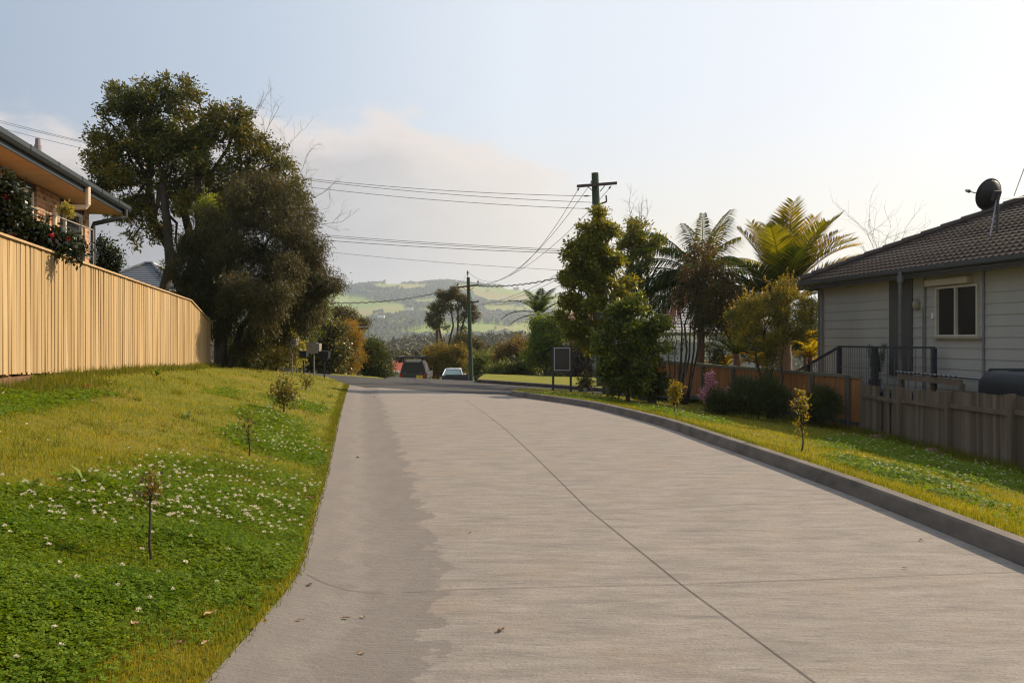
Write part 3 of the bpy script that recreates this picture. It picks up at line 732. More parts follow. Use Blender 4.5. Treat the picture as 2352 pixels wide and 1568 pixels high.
# ================================================================== BLUE-GREY TILED HOUSE BEYOND
def stepped_roof(mb, a, b, c, dd, rows, lift=.03):
    """slope with corners a,b (eave left/right) and dd,c (top left/right); tile courses as steps"""
    a, b, c, dd = map(Vector, (a, b, c, dd)); nrm = (b-a).cross(dd-a).normalized()
    if nrm.z < 0: nrm = -nrm
    for i in range(rows):
        t0, t1 = i/rows, (i+1)/rows
        p, q = a.lerp(dd, t0)+nrm*lift, b.lerp(c, t0)+nrm*lift; r, s_ = b.lerp(c, t1), a.lerp(dd, t1)
        mb.quad(p, q, r, s_); mb.quad(a.lerp(dd, t0)-nrm*.004, b.lerp(c, t0)-nrm*.004, q, p)
TILE_B = M('blue_grey_tile', (.115, .125, .145), (.085, .095, .11), 4, .42, .5, 0, .4, 9)
def hip_house(name, label, cx, cy, wx, wy, zgnd, zeave, rise, ridge, wallm, roofm, rows=12, rot=0., over=.5):
    t = thing(name, label, 'house', (cx, cy, zgnd))
    ca, sa = math.cos(rot), math.sin(rot)
    def q(x, y, z): return Vector((cx+x*ca-y*sa, cy+x*sa+y*ca, z))
    mb = MB(); mb.box(q(0, 0, (zgnd+zeave)/2), (wx, wy, zeave-zgnd), (ca, sa, 0), (-sa, ca, 0)); mb.build('wall', wallm, t)
    X, Y = wx/2+over, wy/2+over; r = ridge/2; mb = MB()
    e = [q(-X, -Y, zeave), q(X, -Y, zeave), q(X, Y, zeave), q(-X, Y, zeave)]; k = [q(-r, 0, zeave+rise), q(r, 0, zeave+rise)]
    stepped_roof(mb, e[0], e[1], k[1], k[0], rows); stepped_roof(mb, e[1], e[2], k[1], k[1], rows); stepped_roof(mb, e[2], e[3], k[0], k[1], rows); stepped_roof(mb, e[3], e[0], k[0], k[0], rows)
    mb.quad(*[v-Vector((0, 0, .12)) for v in e])
    for a_, b_ in ((e[0], k[0]), (e[1], k[1]), (k[0], k[1]), (e[2], k[1]), (e[3], k[0])):
        n = 14; pts = [a_.lerp(b_, i/n)+Vector((0, 0, .05)) for i in range(n+1)]
        if (a_-b_).length > .1: mb.tube(pts, [.09 if i % 2 else .11 for i in range(n+1)], 6)
    mb.build('roof', roofm, t)
    gt = MB()
    for a_, b_ in ((e[0], e[1]), (e[1], e[2]), (e[3], e[0])):
        dv = (b_-a_); gt.box((a_+b_)/2-Vector((0, 0, .06)), (dv.length+.1, .12, .13), dv.normalized(), dv.normalized().cross(Vector((0, 0, 1))))
    gt.build('gutter', WHITE, t)
    return t, q
c = P(305, 665, 50)
TH, q = hip_house('tiled_house', 'cream house with blue grey tiled hip roof beyond the pale fence', c.x-.3, c.y+2.9, 4.6, 5.6, .2, c.z, 1.72, .4, M('cream_render', (.55, .48, .26), (.48, .41, .2), 2, .8), TILE_B, 13)
MB().tube([q(2.35, -2.95, c.z-.1), q(2.35, -2.85, c.z-.4), q(2.35, -2.85, .3)], .05, 8).build('downpipe', WHITE, TH)
# ================================================================== RIGHT WEATHERBOARD HOUSE
aR = Vector((.164, -.9865, 0)); nR = Vector((.9865, .164, 0)); CR = Vector((10.2, 28.9, 0))
def hp(s, tt, z): v = CR+aR*s+nR*tt; v.z = z; return v
def s_of(px, tt=0.):
    k = (px-CXP)/FPX; ox, oy = CR.x+nR.x*tt, CR.y+nR.y*tt
    return (oy*k-ox)/(aR.x-k*aR.y)
def z_of(px, py, tt=0.): p = hp(s_of(px, tt), tt, 0); return CZ+(HZ-py)/FPX*p.y
ZS = 3.28                                                     # underside of the eaves
t = thing('weatherboard_house', 'grey weatherboard house with brown tiled roof and dark gutter on the right', 'house', hp(6, 4, -.9))
WB = M('grey_weatherboard', (.395, .38, .335), (.35, .335, .295), 1.5, .65, .3, 0, .15, 30, (1, 1, .2))
def boards(mb, s0, s1, z0, z1, th=.27):
    z = math.floor(z0/th)*th
    while z < z1:
        a, b = max(z, z0), min(z+th, z1)
        if b-a > .01: mb.prism([hp(s0, .05, a), hp(s0, -.021, a), hp(s0, -.002, b), hp(s0, .05, b)], aR*(s1-s0))
        z += th
sw0, sw1 = s_of(2152), s_of(2250); zw1, zw0 = z_of(2200, 655), z_of(2200, 773)
mb = MB(); boards(mb, .0, sw0, -1.2, ZS); boards(mb, sw1, 19, -1.2, ZS); boards(mb, sw0, sw1, -1.2, zw0); boards(mb, sw0, sw1, zw1, ZS)
mb.box((hp(0, 4.55, -1.2)+hp(0, 4.55, ZS))/2, (.1, 9, ZS+1.2), aR, nR); mb.box((hp(9.6, .2, -1.2)+hp(9.6, .2, ZS))/2, (19.1, .25, ZS+1.2), aR, nR)
mb.build('wall', WB, t)
TRIM = M('grey_trim', (.20, .20, .195), (.17, .17, .165), 4, .6)
for s_ in (.02, s_of(2262), s_of(2127)): MB().box((hp(s_, -.04, -1.1)+hp(s_, -.04, ZS))/2, (.06, .03, ZS+1.1), aR, nR).build('cover_strip', TRIM, t)
f = MB()
for (a, b, z0, z1) in ((sw0, sw0+.06, zw0, zw1), (sw1-.06, sw1, zw0, zw1), (sw0+.06, sw1-.06, zw1-.06, zw1), (sw0+.06, sw1-.06, zw0, zw0+.05), ((sw0+sw1)/2-.05, (sw0+sw1)/2, zw0+.05, zw1-.06)):
    f.box((hp(a, -.02, z0)+hp(b, -.02, z1))/2, (b-a, .09, z1-z0), aR, nR)
fo = f.build('window', M('cream_window_frame', (.52, .48, .40), (.46, .43, .36), 3, .5), t)
MB().box((hp(sw0+.05, .03, zw0+.04)+hp(sw1-.05, .03, zw1-.05))/2, (sw1-sw0-.1, .02, zw1-zw0-.09), aR, nR).build('pane', M('curtained_glass', (.016, .014, .012), (.035, .031, .026), 9, .25, .2, stretch=(1, 6, .05)), fo)
MB().box((hp(sw0-.05, -.05, zw0-.03)+hp(sw1+.15, -.05, zw0-.03))/2, (sw1-sw0+.2, .14, .05), aR, nR).build('sill', M('sill_paint', (.36, .31, .22), None, 3, .6), fo)
sb0, sb1 = s_of(2137), s_of(2236); zb0, zb1 = z_of(2190, 654), z_of(2190, 638)
MB().box((hp(sb0, -.1, zb0)+hp(sb1, -.1, zb1))/2, (sb1-sb0, .18, zb1-zb0), aR, nR).build('shutter_box', M('cream_shutter', (.50, .44, .33), (.45, .40, .3), 3, .5), t, bevel=.02)
sd0, sd1 = s_of(2046), s_of(2098)
MB().box((hp(sd0, -.035, .55)+hp(sd1, -.035, ZS))/2, (sd1-sd0, .04, ZS-.55), aR, nR).build('door', M('dark_door', (.085, .08, .07), (.07, .066, .06), 3, .7), t)
mb = MB(); c = hp(s_of(2110), -.06, z_of(2110, 700)); mb.ball(c, (.12, .1, .16), 12, 8); mb.build('wall_lamp', M('lamp_glass', (.33, .29, .2), (.28, .25, .17), 4, .3), t, smooth=True)
MB().tube([hp(s_of(2123), -.04, .0), hp(s_of(2123), -.04, z_of(2123, 705))], .018, 6).build('conduit', TRIM, t)
MB().box(hp(sw0-.12, -.03, z_of(2145, 725)), (.09, .05, .15), aR, nR).build('meter_box', WHITE, t)
OV = .55; PITCH = math.tan(R(24.5)); ZE = ZS+.16
def rz(tt): return ZE+(tt+OV)*PITCH
# tiled slope facing the driveway
RT = newmat('brown_roof_tile'); m, nt, out = RT
vec = coords(nt); colr = ramp(nt, [(.3, (.052, .033, .024)), (.6, (.034, .024, .019)), (.8, (.020, .018, .016))], noise(nt, vec, 2.2, 5, .65))
wv = N(nt, 'ShaderNodeTexWave', wave_type='BANDS', bands_direction='X'); wv.inputs['Scale'].default_value = 1.05; nt.links.new(axis_coords(nt, aR), wv.inputs['Vector'])
colr = mixc(nt, mrn(nt, noise(nt, vec, 14, 3, .7), .52, .7, 0, .5), colr, (.035, .03, .028))
finish(nt, out, colr, .75, .2, 0, noise(nt, vec, 30, 4), .4, .01); RT = m
mb = MB(); rows = 28; rl = 7.5/rows; V = []; F = []
for i in range(rows):
    t0, t1 = -OV+i*rl, -OV+(i+1)*rl+.02
    s0 = t0+OV-.55+.02; ncol = int((19-s0)/.055); sv = s0+np.arange(ncol)*.055
    keep = sv
    b = len(V)
    for s_ in keep:
        wv_ = .013*math.cos(2*math.pi*s_/.22)+.014*max(0, math.cos(2*math.pi*s_/.22))**6
        V.append(hp(s_, t0, rz(t0)+.052+wv_)); V.append(hp(max(s_, t1+OV-.55), t1, rz(t1)+.012+wv_)); V.append(hp(s_, t0+.002, rz(t0)-.0))
    for j in range(len(keep)-1):
        o = b+3*j; F.append((o, o+3, o+4, o+1)); F.append((o+2, o+5, o+3, o))
mb.add(V, F)
# hip end and back, plain slope behind
e0, e1 = hp(-OV, -OV, ZE-.02), hp(-OV, 9.5+OV, ZE-.02); apex = hp(-OV+5.3, 4.75, rz(4.75)-.02)
mb.add([e0, e1, apex], [(0, 1, 2)]); mb.add([apex, e1, hp(19, 9.5+OV, ZE-.02), hp(19, 4.75, rz(4.75)-.02)], [(0, 1, 2, 3)])
mb.build('roof', RT, t)
hipm = MB(); A = hp(-OV, -OV, ZE+.06); B = hp(-OV+7.5, -OV+7.5, rz(-OV+7.5)+.08); n = 40
for i in range(19):
    p0, p1 = A.lerp(B, i/19), A.lerp(B, (i+1)/19+.008); hipm.tube([p0+Vector((0, 0, .02)), p1-Vector((0, 0, .012))], [.125, .115], 8)
hipm.build('hip_capping', M('hip_tile', (.06, .045, .036), (.04, .033, .03), 4, .6), t)
DG = M('charcoal_gutter', (.035, .037, .04), (.028, .03, .033), 3, .35, .5)
mb = MB(); prof = [(-OV+.06, -.12), (-OV-.05, -.12), (-OV-.075, -.08), (-OV-.075, .03), (-OV-.05, .03), (-OV-.05, -.06), (-OV+.06, -.06)]
mb.prism([hp(-OV-.08, o, ZE+h) for o, h in prof], aR*19.6)
mb.prism([hp(o+.0, -OV-.05, ZE+h) for o, h in prof], nR*10.5)
mb.build('gutter', DG, t)
mb = MB(); mb.box((hp(-OV+.05, -OV+.08, ZE-.2)+hp(19, -OV+.08, ZE-.03))/2, (19.5, .025, .26), aR, nR); mb.box((hp(-OV+.08, -OV+.1, ZE-.2)+hp(-OV+.08, 9.8, ZE-.03))/2, (.025, 10.3, .26), aR, nR)
mb.build('fascia', M('dark_fascia', (.05, .05, .052), (.04, .04, .042), 3, .5), t)
MB().box((hp(-OV+.1, -OV/2+.05, ZS)+hp(19, -OV/2+.05, ZS+.02))/2, (19.4, OV, .02), aR, nR).build('soffit', M('grey_soffit', (.20, .2, .2), None, 3, .7), t)
# downpipes
sp = s_of(2070, -OV-.1); zt_ = z_of(2070, 628, -OV-.1); DP = M('grey_downpipe', (.13, .13, .132), (.10, .10, .104), 5, .4)
mb = MB(); mb.tube([hp(sp, -OV-.13, -.8), hp(sp, -OV-.13, zt_-.25), hp(sp, -OV-.13, zt_-.24), hp(sp, -OV-.13, zt_-.05)], [.055, .055, .085, .085], 10)
mb.tube([hp(sp, -OV-.13, zt_-.05), hp(sp, -OV-.13, zt_+.05)], [.05, .05], 10)
for zz in (2.35, 1.55, 1.05, .1): mb.tube([hp(sp, -OV-.13, zz), hp(sp, -OV-.13, zz+.05)], .066, 10)
mb.build('downpipe', DP, t, smooth=False)
MB().tube([hp(.28, -.09, -.8), hp(.28, -.09, ZS)], .045, 10).build('downpipe', M('pale_downpipe', (.26, .255, .24), None, 4, .5), t)
# satellite dish on the roof
def roof_pt(px, py):
    best = None
    for tt in np.arange(-.5, 6.8, .02):
        s_ = s_of(px, tt); p = hp(s_, tt, rz(tt)); yy = HZ-(p.z-CZ)/p.y*FPX
        if best is None or abs(yy-py) < best[0]: best = (abs(yy-py), p)
    return best[1]
DM = M('dish_mesh', (.018, .018, .02), (.012, .012, .014), 6, .6); GALV = M('galvanised', (.30, .31, .33), (.22, .23, .25), 12, .4, .5, .5)
foot = roof_pt(2290, 535); foot2 = roof_pt(2274, 546)
t = thing('satellite_dish', 'black round satellite dish on struts on the brown tiled roof', 'satellite dish', foot)
hub = P(2294, 458, foot.y+.05)
fwd = Vector((-.30, .90, .32)).normalized(); u = fwd.cross(Vector((0, 0, 1))).normalized(); v = u.cross(fwd)
ctr = P(2284, 449, foot.y+.12); V = []; F = []; n = 28; rings = 6; Rr = 36*foot.y/FPX
V.append(ctr)
for i in range(1, rings+1):
    r = Rr*i/rings
    for k in range(n): a = 2*math.pi*k/n; V.append(ctr+u*(r*math.cos(a))+v*(r*1.0*math.sin(a))+fwd*(.2*(i/rings)**2))
for k in range(n): F.append((0, 1+k, 1+(k+1) % n))
for i in range(rings-1):
    for k in range(n): F.append((1+i*n+k, 1+(i+1)*n+k, 1+(i+1)*n+(k+1) % n, 1+i*n+(k+1) % n))
mb = MB(); mb.add(V, F); mb.tube([V[1+(rings-1)*n+k % n] for k in range(n+1)], .012, 5, False); o = mb.build('reflector', DM, t, smooth=True)
sm = o.modifiers.new('solid', 'SOLIDIFY'); sm.thickness = .01
MB().tube([ctr-u*Rr*.97+fwd*.2, ctr-u*.72*Rr+fwd*.6], .014, 6).build('feed_arm', DM, t)
MB().tube([ctr-u*.74*Rr+fwd*.55, ctr-u*.66*Rr+fwd*.68], [.05, .04], 8).build('receiver', GALV, t)
MB().box(ctr-fwd*.06, (.2, .1, .26), u, fwd, v).tube([ctr-fwd*.02, ctr-fwd*.12, foot+Vector((0, 0, -.05))], .035, 8).build('mount_pole', M('mount_steel', (.05, .05, .055), None, 5, .5), t)
MB().tube([ctr-fwd*.1-v*.1, foot2], .02, 6).box(foot2, (.14, .1, .03)).build('strut', GALV, t)
MB().tube([ctr-fwd*.08-v*.08, roof_pt(2365, 452)], .012, 6).build('strut', GALV, t)
tag(MB().tube([roof_pt(2333, 449)+Vector((0, .1, .0)), P(2355, 380, 24), P(2380, 315, 24)], .012, 5).build('aerial_mast', GALV, loc=roof_pt(2333, 449)), 'thin grey aerial mast leaning beside the black satellite dish', 'aerial')
# ------------------------------------------------ deck and railing in front of the house
RG = M('slate_rail', (.034, .038, .046), (.026, .03, .037), 4, .5); BAL = M('grey_baluster', (.13, .135, .145), (.10, .105, .115), 6, .5)
TD = -1.05                                                    # deck front line (towards the fence)
t = thing('deck_railing', 'dark slate deck railing with thin balusters and sloping stair rail beside the grey house', 'railing', hp(3, TD, -.9))
def zt(px, py): return z_of(px, py, TD)
sA, sB, sC = s_of(2018, TD), s_of(2013, TD), s_of(2120, TD)
P0, P1, P2, P3 = s_of(1856, TD), s_of(1928, TD), s_of(2010, TD), s_of(2117, TD)
zr1 = zt(1928, 797); zr0 = zt(1856, 838)
for s_, zz in ((P0, zr0), (P1, zr1), (P2, zr1+.02)): MB().box((hp(s_, TD, -1)+hp(s_, TD, zz))/2, (.12, .12, zz+1), aR, nR).build('post', RG, t)
s3 = P3-.5
MB().box((hp(s3, TD+.7, -1)+hp(s3, TD+.7, zr1))/2, (.1, .1, zr1+1), aR, nR).build('post', RG, t)
def rail(A, B, nm='handrail'):
    ax = (B-A); MB().box((A+B)/2, (ax.length, .09, .05), ax.normalized(), ax.normalized().cross(Vector((0, 0, 1))).normalized(), None).build(nm, RG, t)
rail(hp(P1+.0, TD, zr1+.02), hp(P2, TD, zr1+.02)); rail(hp(P2, TD, zr1+.02), hp(s3, TD+.7, zr1+.02))
lo = hp(P0-1.9, TD, zr0-(zr1-zr0)*1.9/(P1-P0)); rail(lo, hp(P1, TD, zr1+.01))
mb = MB()
for s_ in np.arange(P1+.14, P2-.06, .115): mb.tube([hp(s_, TD, .1), hp(s_, TD, zr1)], .009, 5)
for f_ in np.arange(.1, .98, .12): q_ = hp(P2, TD, 0).lerp(hp(s3, TD+.7, 0), f_); mb.tube([(q_.x, q_.y, .1), (q_.x, q_.y, zr1)], .009, 5)
for s_ in np.arange(P0-1.8, P1-.06, .13): zz = zr0+(zr1-zr0)*(s_-P0)/(P1-P0); mb.tube([hp(s_, TD, zz-.95), hp(s_, TD, zz)], .009, 5)
for zz in (.2, .75): mb.tube([hp(P1, TD, zz), hp(P2, TD, zz)], .008, 4)
mb.build('balusters', BAL, t)
t = thing('deck', 'slate timber deck with stairs under the dark railing', 'deck', hp(4, -.5, -.9))
mb = MB(); mb.box((hp(P1, -.55, .05)+hp(s3+.8, -.55, .11))/2, (s3+.8-P1, .95, .1), aR, nR)
mb.build('floor', RG, t)
mb = MB()
for i in range(4): mb.box(hp(P1-.2-.28*i, -.55, -.08-.2*i), (.3, .95, .05), aR, nR)
mb.build('stairs', RG, t)
# ================================================================== RIGHT FENCES
def rf(i0, i1, f): return Vector((FFX[i0]+(FFX[i1]-FFX[i0])*f, FFY[i0]+(FFY[i1]-FFY[i0])*f, 0))
BRN = M('bounce_tinted_paling', (.36, .165, .06), (.27, .115, .04), 2.2, .75, .25, 0, .3, 40, (1, 1, .15), island=.12)  # new timber, its orange strengthened to carry warm bounce light in the colour
BGR = M('fence_post_green', (.085, .095, .085), (.06, .068, .062), 5, .75)
CAPG = M('weathered_cap', (.17, .165, .11), (.12, .115, .08), 4, .85)
A = Vector((9.62, 24.1, 0)); B = Vector((5.85, 34, 0)); ax = (B-A).normalized(); nm = Vector((-ax.y, ax.x, 0))
if nm.y > 0: nm = -nm
lenB = (B-A).length
btop = lambda f: .535+(.70-.535)*f
t = thing('paling_fence', 'low orange brown paling fence with grey posts and pale capping, below the palms', 'fence', A+Vector((0, 0, -1)))
rng = np.random.default_rng(8); mb = MB(); d = 0
while d < lenB:
    f = d/lenB; p = A+ax*d+nm*(.0 if int(d/.09) % 2 else .014); g = float(H(p.x, p.y))-.06; z1 = btop(f)-.03
    mb.box((p.x, p.y, (g+z1)/2), (.1, .014, z1-g), ax, nm); d += .09
mb.build('palings', BRN, t)
c = (A+B)/2; axz = ((B+Vector((0, 0, btop(1))))-(A+Vector((0, 0, btop(0)))))
MB().box((c.x, c.y, (btop(0)+btop(1))/2-.02), (axz.length+.1, .12, .09), axz.normalized(), nm, None).build('cap_rail', CAPG, t)
k = 0
for f in (.035, .175, .36, .55, .72, .87, .99):
    p = A+ax*(lenB*f)+nm*.075; g = float(H(p.x, p.y)); z1 = btop(f)+(.02 if k == 0 else -.06); k += 1
    MB().tube([(p.x, p.y, g-.2), (p.x, p.y, z1)], .062, 10).build('post', BGR, t)
mb = MB()
for i in range(24):
    f0, f1 = i/24, (i+1)/24; p = A+ax*(lenB*f0)+nm*.03; q_ = A+ax*(lenB*f1)+nm*.03
    p.z = float(H(p.x, p.y))+.22; q_.z = float(H(q_.x, q_.y))+.22; v_ = q_-p; mb.box((p+q_)/2, (v_.length, .04, .09), v_.normalized(), nm, None)
mb.build('bottom_rail', BGR, t)
GRY = M('old_grey_paling', (.19, .145, .105), (.115, .09, .065), 3, .9, .2, 0, .5, 40, (1, 1, .12), island=.28)
A = Vector((9.68, 23.95, 0)); B = Vector((9.2, 9.0, 0)); ax = (B-A).normalized(); nm = Vector((-1, .03, 0)); lenG = (B-A).length
gtop = lambda d: np.interp(d, [0, 2.6, 8, 15], [.33, .36, .53, .62])
t = thing('paling_fence', 'old weathered grey paling fence with missing palings in front of the weatherboard house', 'fence', A+Vector((0, 0, -1)))
mb = MB(); d = 0.05; k = 0; rng = np.random.default_rng(19)
while d < lenG:
    p = A+ax*d+nm*.02; g = float(RR(p.x, p.y))-.05; z1 = float(gtop(d))+rng.normal()*.012
    gap = (k in (9,)) or (1.0 < d < 2.3 and k % 3 == 1)
    lo = g+.0
    if k == 9 or 3.15 < d < 3.25: z1 -= .33
    if not (.9 < d < 2.4 and k % 4 == 2): mb.box((p.x, p.y, (lo+z1)/2), (.125, .016, z1-lo), ax, nm+ax*rng.normal()*.03, (rng.normal()*.004, rng.normal()*.012, 1))
    d += .13; k += 1
mb.build('palings', GRY, t)
for d in (.02, 2.55, 5.1, 7.65, 10.2, 12.7):
    p = A+ax*d+nm*.07; g = float(RR(p.x, p.y)); MB().box((p.x, p.y, (g-.2+float(gtop(d))+.03)/2), (.14, .1, float(gtop(d))+.03-g+.2), ax, nm).build('post', GRY, t)
for a_, b_ in ((.1, 2.45), (2.65, 5.0), (5.2, 7.55), (7.75, 10.1), (10.3, 12.6)):
    p = A+ax*a_+nm*.055; q_ = A+ax*b_+nm*.055; p.z = float(gtop(a_))-.3; q_.z = float(gtop(b_))-.34; v_ = q_-p
    MB().box((p+q_)/2, (v_.length, .05, .09), v_.normalized(), nm, None).build('rail', GRY, t)
# lean-to with corrugated roof and dark water tank behind the grey fence
t = thing('lean_to', 'small timber lean-to with corrugated iron roof behind the grey fence', 'shed', (10.45, 20.6, -.9))
mb = MB(); V = []; F = []
for i in range(60):
    y = 22.6-i*.055; z = .02*math.cos(i*math.pi/2)
    V += [(9.95, y, .73+z), (11.0, y, .62+z)]
for i in range(59): F.append((2*i, 2*i+1, 2*i+3, 2*i+2))
mb.add(V, F); o = mb.build('roof', M('corrugated_iron', (.42, .43, .45), (.33, .34, .36), 4, .35, .5, .6), t); o.modifiers.new('s', 'SOLIDIFY').thickness = .008
mb = MB().box((10.02, 21.0, .6), (.05, 3.2, .14)); mb.build('beam', GRY, t)
for y in (22.5, 20.9, 19.5): MB().box((10.08, y, -.2), (.09, .09, 1.55)).build('post', GRY, t)
TK = M('dark_poly_tank', (.012, .014, .02), (.008, .01, .014), 3, .5, .3)
t = thing('water_tank', 'low dark blue poly water tank with a ribbed lid behind the grey fence', 'water tank', (10.5, 17.3, -.9))
def squircle(cx, cy, rx, ry, z, n=24, e=.55):
    o = []
    for k in range(n):
        a = 2*math.pi*k/n; c_, s_ = math.cos(a), math.sin(a); o.append((cx+rx*abs(c_)**e*(1 if c_ > 0 else -1), cy+ry*abs(s_)**e*(1 if s_ > 0 else -1), z))
    return o
mb = MB(); lv = [(-.9, 1), (.45, 1), (.62, 1.0), (.72, .97), (.86, .88), (.93, .80)]; V = []; F = []
for z, k in lv: V += squircle(10.5, 17.2, .62*k, 1.75*k, z)
for i in range(len(lv)-1):
    for k in range(24): F.append((i*24+k, i*24+(k+1) % 24, (i+1)*24+(k+1) % 24, (i+1)*24+k))
F.append(tuple((len(lv)-1)*24+k for k in range(24))); mb.add(V, F); mb.build('body', TK, t, smooth=True)
for y in (16.2, 16.9, 17.6, 18.3): MB().box((10.5, y, .93), (.9, .16, .06)).build('lid_rib', TK, t, bevel=.02)
# pot plant on the deck
rng = np.random.default_rng(77); cpot = hp(s_of(2010, -.6), -.6, .11)
def potplant():
    t = thing('potted_plant', 'spiky green potted plant standing on the deck by the grey house', 'pot plant', cpot)
    MB().tube([cpot, cpot+Vector((0, 0, .32))], [.13, .18], 12).build('pot', M('terracotta', (.16, .07, .04), None, 5, .8), t)
    top = cpot+Vector((0, 0, .3)); mb = MB(); V = []; LVs = []; LFs = []; c0 = 0
    for i in range(5):
        e = top+Vector((rng.normal()*.25, rng.normal()*.25, rng.uniform(.6, 1.0))); mb.tube(jitter_path(top, e, 4, .05, rng), [.015, .012, .01, .008, .005], 5)
        n = 260; f = rng.random(n)[:, None]; C = np.array(top)*(1-f)+np.array(e)*f; D = rng.normal(size=(n, 3)); D[:, 2] += .7
        a, b = leafverts(C, D, .16, .018, rng); LVs.append(a); LFs.append(b+c0); c0 += len(a)
    mb.build('stem', BARK, t); np_obj('foliage', np.vstack(LVs), np.vstack(LFs), LM('spiky_leaf', (.05, .075, .03), (.09, .10, .04), .25), t)
potplant()
# ================================================================== POLES AND WIRES
POLEG = M('green_treated_pole', (.060, .095, .055), (.035, .055, .035), 3, .85, .2, 0, .4, 30, (1, 1, .15))
POLEB = M('old_brown_pole', (.11, .085, .065), (.06, .045, .035), 3, .9, .2, 0, .4, 30, (1, 1, .15))
ARM = M('crossarm_wood', (.085, .055, .04), (.05, .035, .03), 4, .85); INS = M('insulator', (.05, .035, .03), (.03, .025, .022), 6, .3, .5)
def rodp(mb, a, b, r, n=6): return mb.tube([a, b], r, n)
DP_ = 36.0
base = P(1384, 892, DP_); base.z = float(H(base.x, base.y))
t = thing('power_pole', 'tall thick green power pole with a wooden crossarm rising out of the yellow green tree', 'power pole', base)
top = P(1366.5, 397.5, DP_)
mb = MB(); n = 10; pts = [base.lerp(top, i/n) for i in range(n+1)]; pts[0].z -= .3; mb.tube(pts, [.25-.105*i/n for i in range(n+1)], 14); mb.build('pole', POLEG, t, smooth=False)
a0, a1 = P(1325, 428, DP_-.25), P(1417, 420.5, DP_-.25)
v = (a1-a0); MB().box((a0+a1)/2, (v.length, .1, .11), v.normalized(), (0, 1, 0), None).build('crossarm', ARM, t)
for xa, ya in ((1349, 428), (1391, 424)): MB().tube([P(xa, ya, DP_-.26), P(1363 if xa < 1366 else 1378, 440, DP_-.2)], .018, 5).build('brace', ARM, t)
for (x, y, x2, y2) in ((1331, 430, 1326, 439), (1404, 426, 1398, 435), (1361, 413, 1357, 421)):
    mb = MB(); A, B = P(x, y, DP_-.25), P(x2, y2, DP_-.3); mb.tube([A, A.lerp(B, .3), A.lerp(B, .35), A.lerp(B, .8), A.lerp(B, .85), B], [.012, .012, .035, .035, .012, .012], 7); mb.build('strain_insulator', INS, t)
A, B = P(1372, 471, DP_), P(1394, 463, DP_-.1)
MB().tube([A, B], .035, 8).build('bracket_arm', ARM, t)
mb = MB(); C = P(1393, 462, DP_-.1); D = P(1392, 449, DP_-.1)
mb.tube([C.lerp(D, i/14) for i in range(15)], [.02 if i % 2 else .045 for i in range(15)], 8); mb.build('ribbed_insulator', INS, t)
for (x0, x1, y) in ((1335, 1358, 450.5), (1338, 1360, 479)):
    A, B = P(x0, y, DP_), P(x1, y-.5, DP_); MB().tube([A, A.lerp(B, .25), A.lerp(B, .3), A.lerp(B, .7), A.lerp(B, .75), B], [.012, .012, .03, .03, .012, .012], 6).build('strain_insulator', INS, t)
PB = t
D2 = 60.0
base = P(1083, 880, D2); base.z = float(H(base.x, base.y))
t = thing('power_pole', 'slim green power pole with two crossarms standing at the road bend', 'power pole', base)
top = P(1075.5, 637, D2); pts = [base.lerp(top, i/8) for i in range(9)]; pts[0].z -= .3; MB().tube(pts, [.165-.045*i/8 for i in range(9)], 10).build('pole', POLEG, t)
MB().tube([P(1074.5, 637, D2), P(1074.2, 624, D2)], [.03, .045], 6).tube([P(1074.2, 629, D2), P(1074.2, 622, D2)], [.07, .05], 8).build('top_insulator', INS, t)
a0, a1 = P(1050, 660, D2-.2), P(1099, 654.5, D2-.2); v = a1-a0; MB().box((a0+a1)/2, (v.length, .1, .11), v.normalized(), (0, 1, 0), None).build('crossarm', ARM, t)
for x, y in ((1051.5, 660), (1098, 654.5)): A = P(x, y, D2-.2); MB().tube([A, A+Vector((0, 0, .14)), A+Vector((0, 0, .15)), A+Vector((0, 0, .3))], [.02, .02, .06, .045], 8).build('pin_insulator', INS, t)
for xa, xb in ((1061, 1073), (1088, 1080)): MB().tube([P(xa, 660, D2-.2), P(xb, 667, D2-.15)], .02, 5).build('brace', ARM, t)
a0, a1 = P(1078, 695, D2-.2), P(1100, 692.5, D2-.2); v = a1-a0; MB().box((a0+a1)/2, (v.length, .09, .1), v.normalized(), (0, 1, 0), None).tube([P(1098, 693, D2-.2), P(1098, 689, D2-.2)], .04, 6).build('crossarm', ARM, t)
D3 = 92.0
base = P(1006, 800, D3); base.z = float(H(base.x, base.y))
t = thing('power_pole', 'old brown power pole standing above the clipped golden hedge', 'power pole', base)
top = P(1004, 718, D3); MB().tube([base-Vector((0, 0, .3)), top], [.21, .17], 8).build('pole', POLEB, t)
a0, a1 = P(989, 723.5, D3-.2), P(1022, 725.5, D3-.2); v = a1-a0; MB().box((a0+a1)/2, (v.length, .11, .13), v.normalized(), (0, 1, 0), None).build('crossarm', ARM, t)
a0, a1 = P(996, 750.5, D3-.2), P(1034, 751, D3-.2); v = a1-a0; MB().box((a0+a1)/2, (v.length, .07, .08), v.normalized(), (0, 1, 0), None).build('crossarm', ARM, t)
D4 = 88.0
base = P(900, 875, D4); base.z = float(H(base.x, base.y))
t = thing('power_pole', 'short thin grey pole with stay wire in front of the red roofed house', 'power pole', base)
MB().tube([base-Vector((0, 0, .2)), P(898, 806, D4)], [.13, .10], 8).build('pole', POLEB, t)
MB().tube([P(898.5, 818, D4), P(922, 868, D4-1)], .02, 5).build('stay_wire', GALV, t)
MB().box(P(898, 807, D4), (.5, .12, .16)).build('cap', POLEB, t)
D5 = 120.0
base = P(949, 880, D5); base.z = float(H(base.x, base.y))
t = thing('power_pole', 'distant dark pole with curved wires seen above the dark utility truck', 'power pole', base)
MB().tube([base, P(948.5, 807, D5)], [.2, .16], 8).box(P(948.5, 808, D5), (.55, .2, .2)).build('pole', POLEB, t)
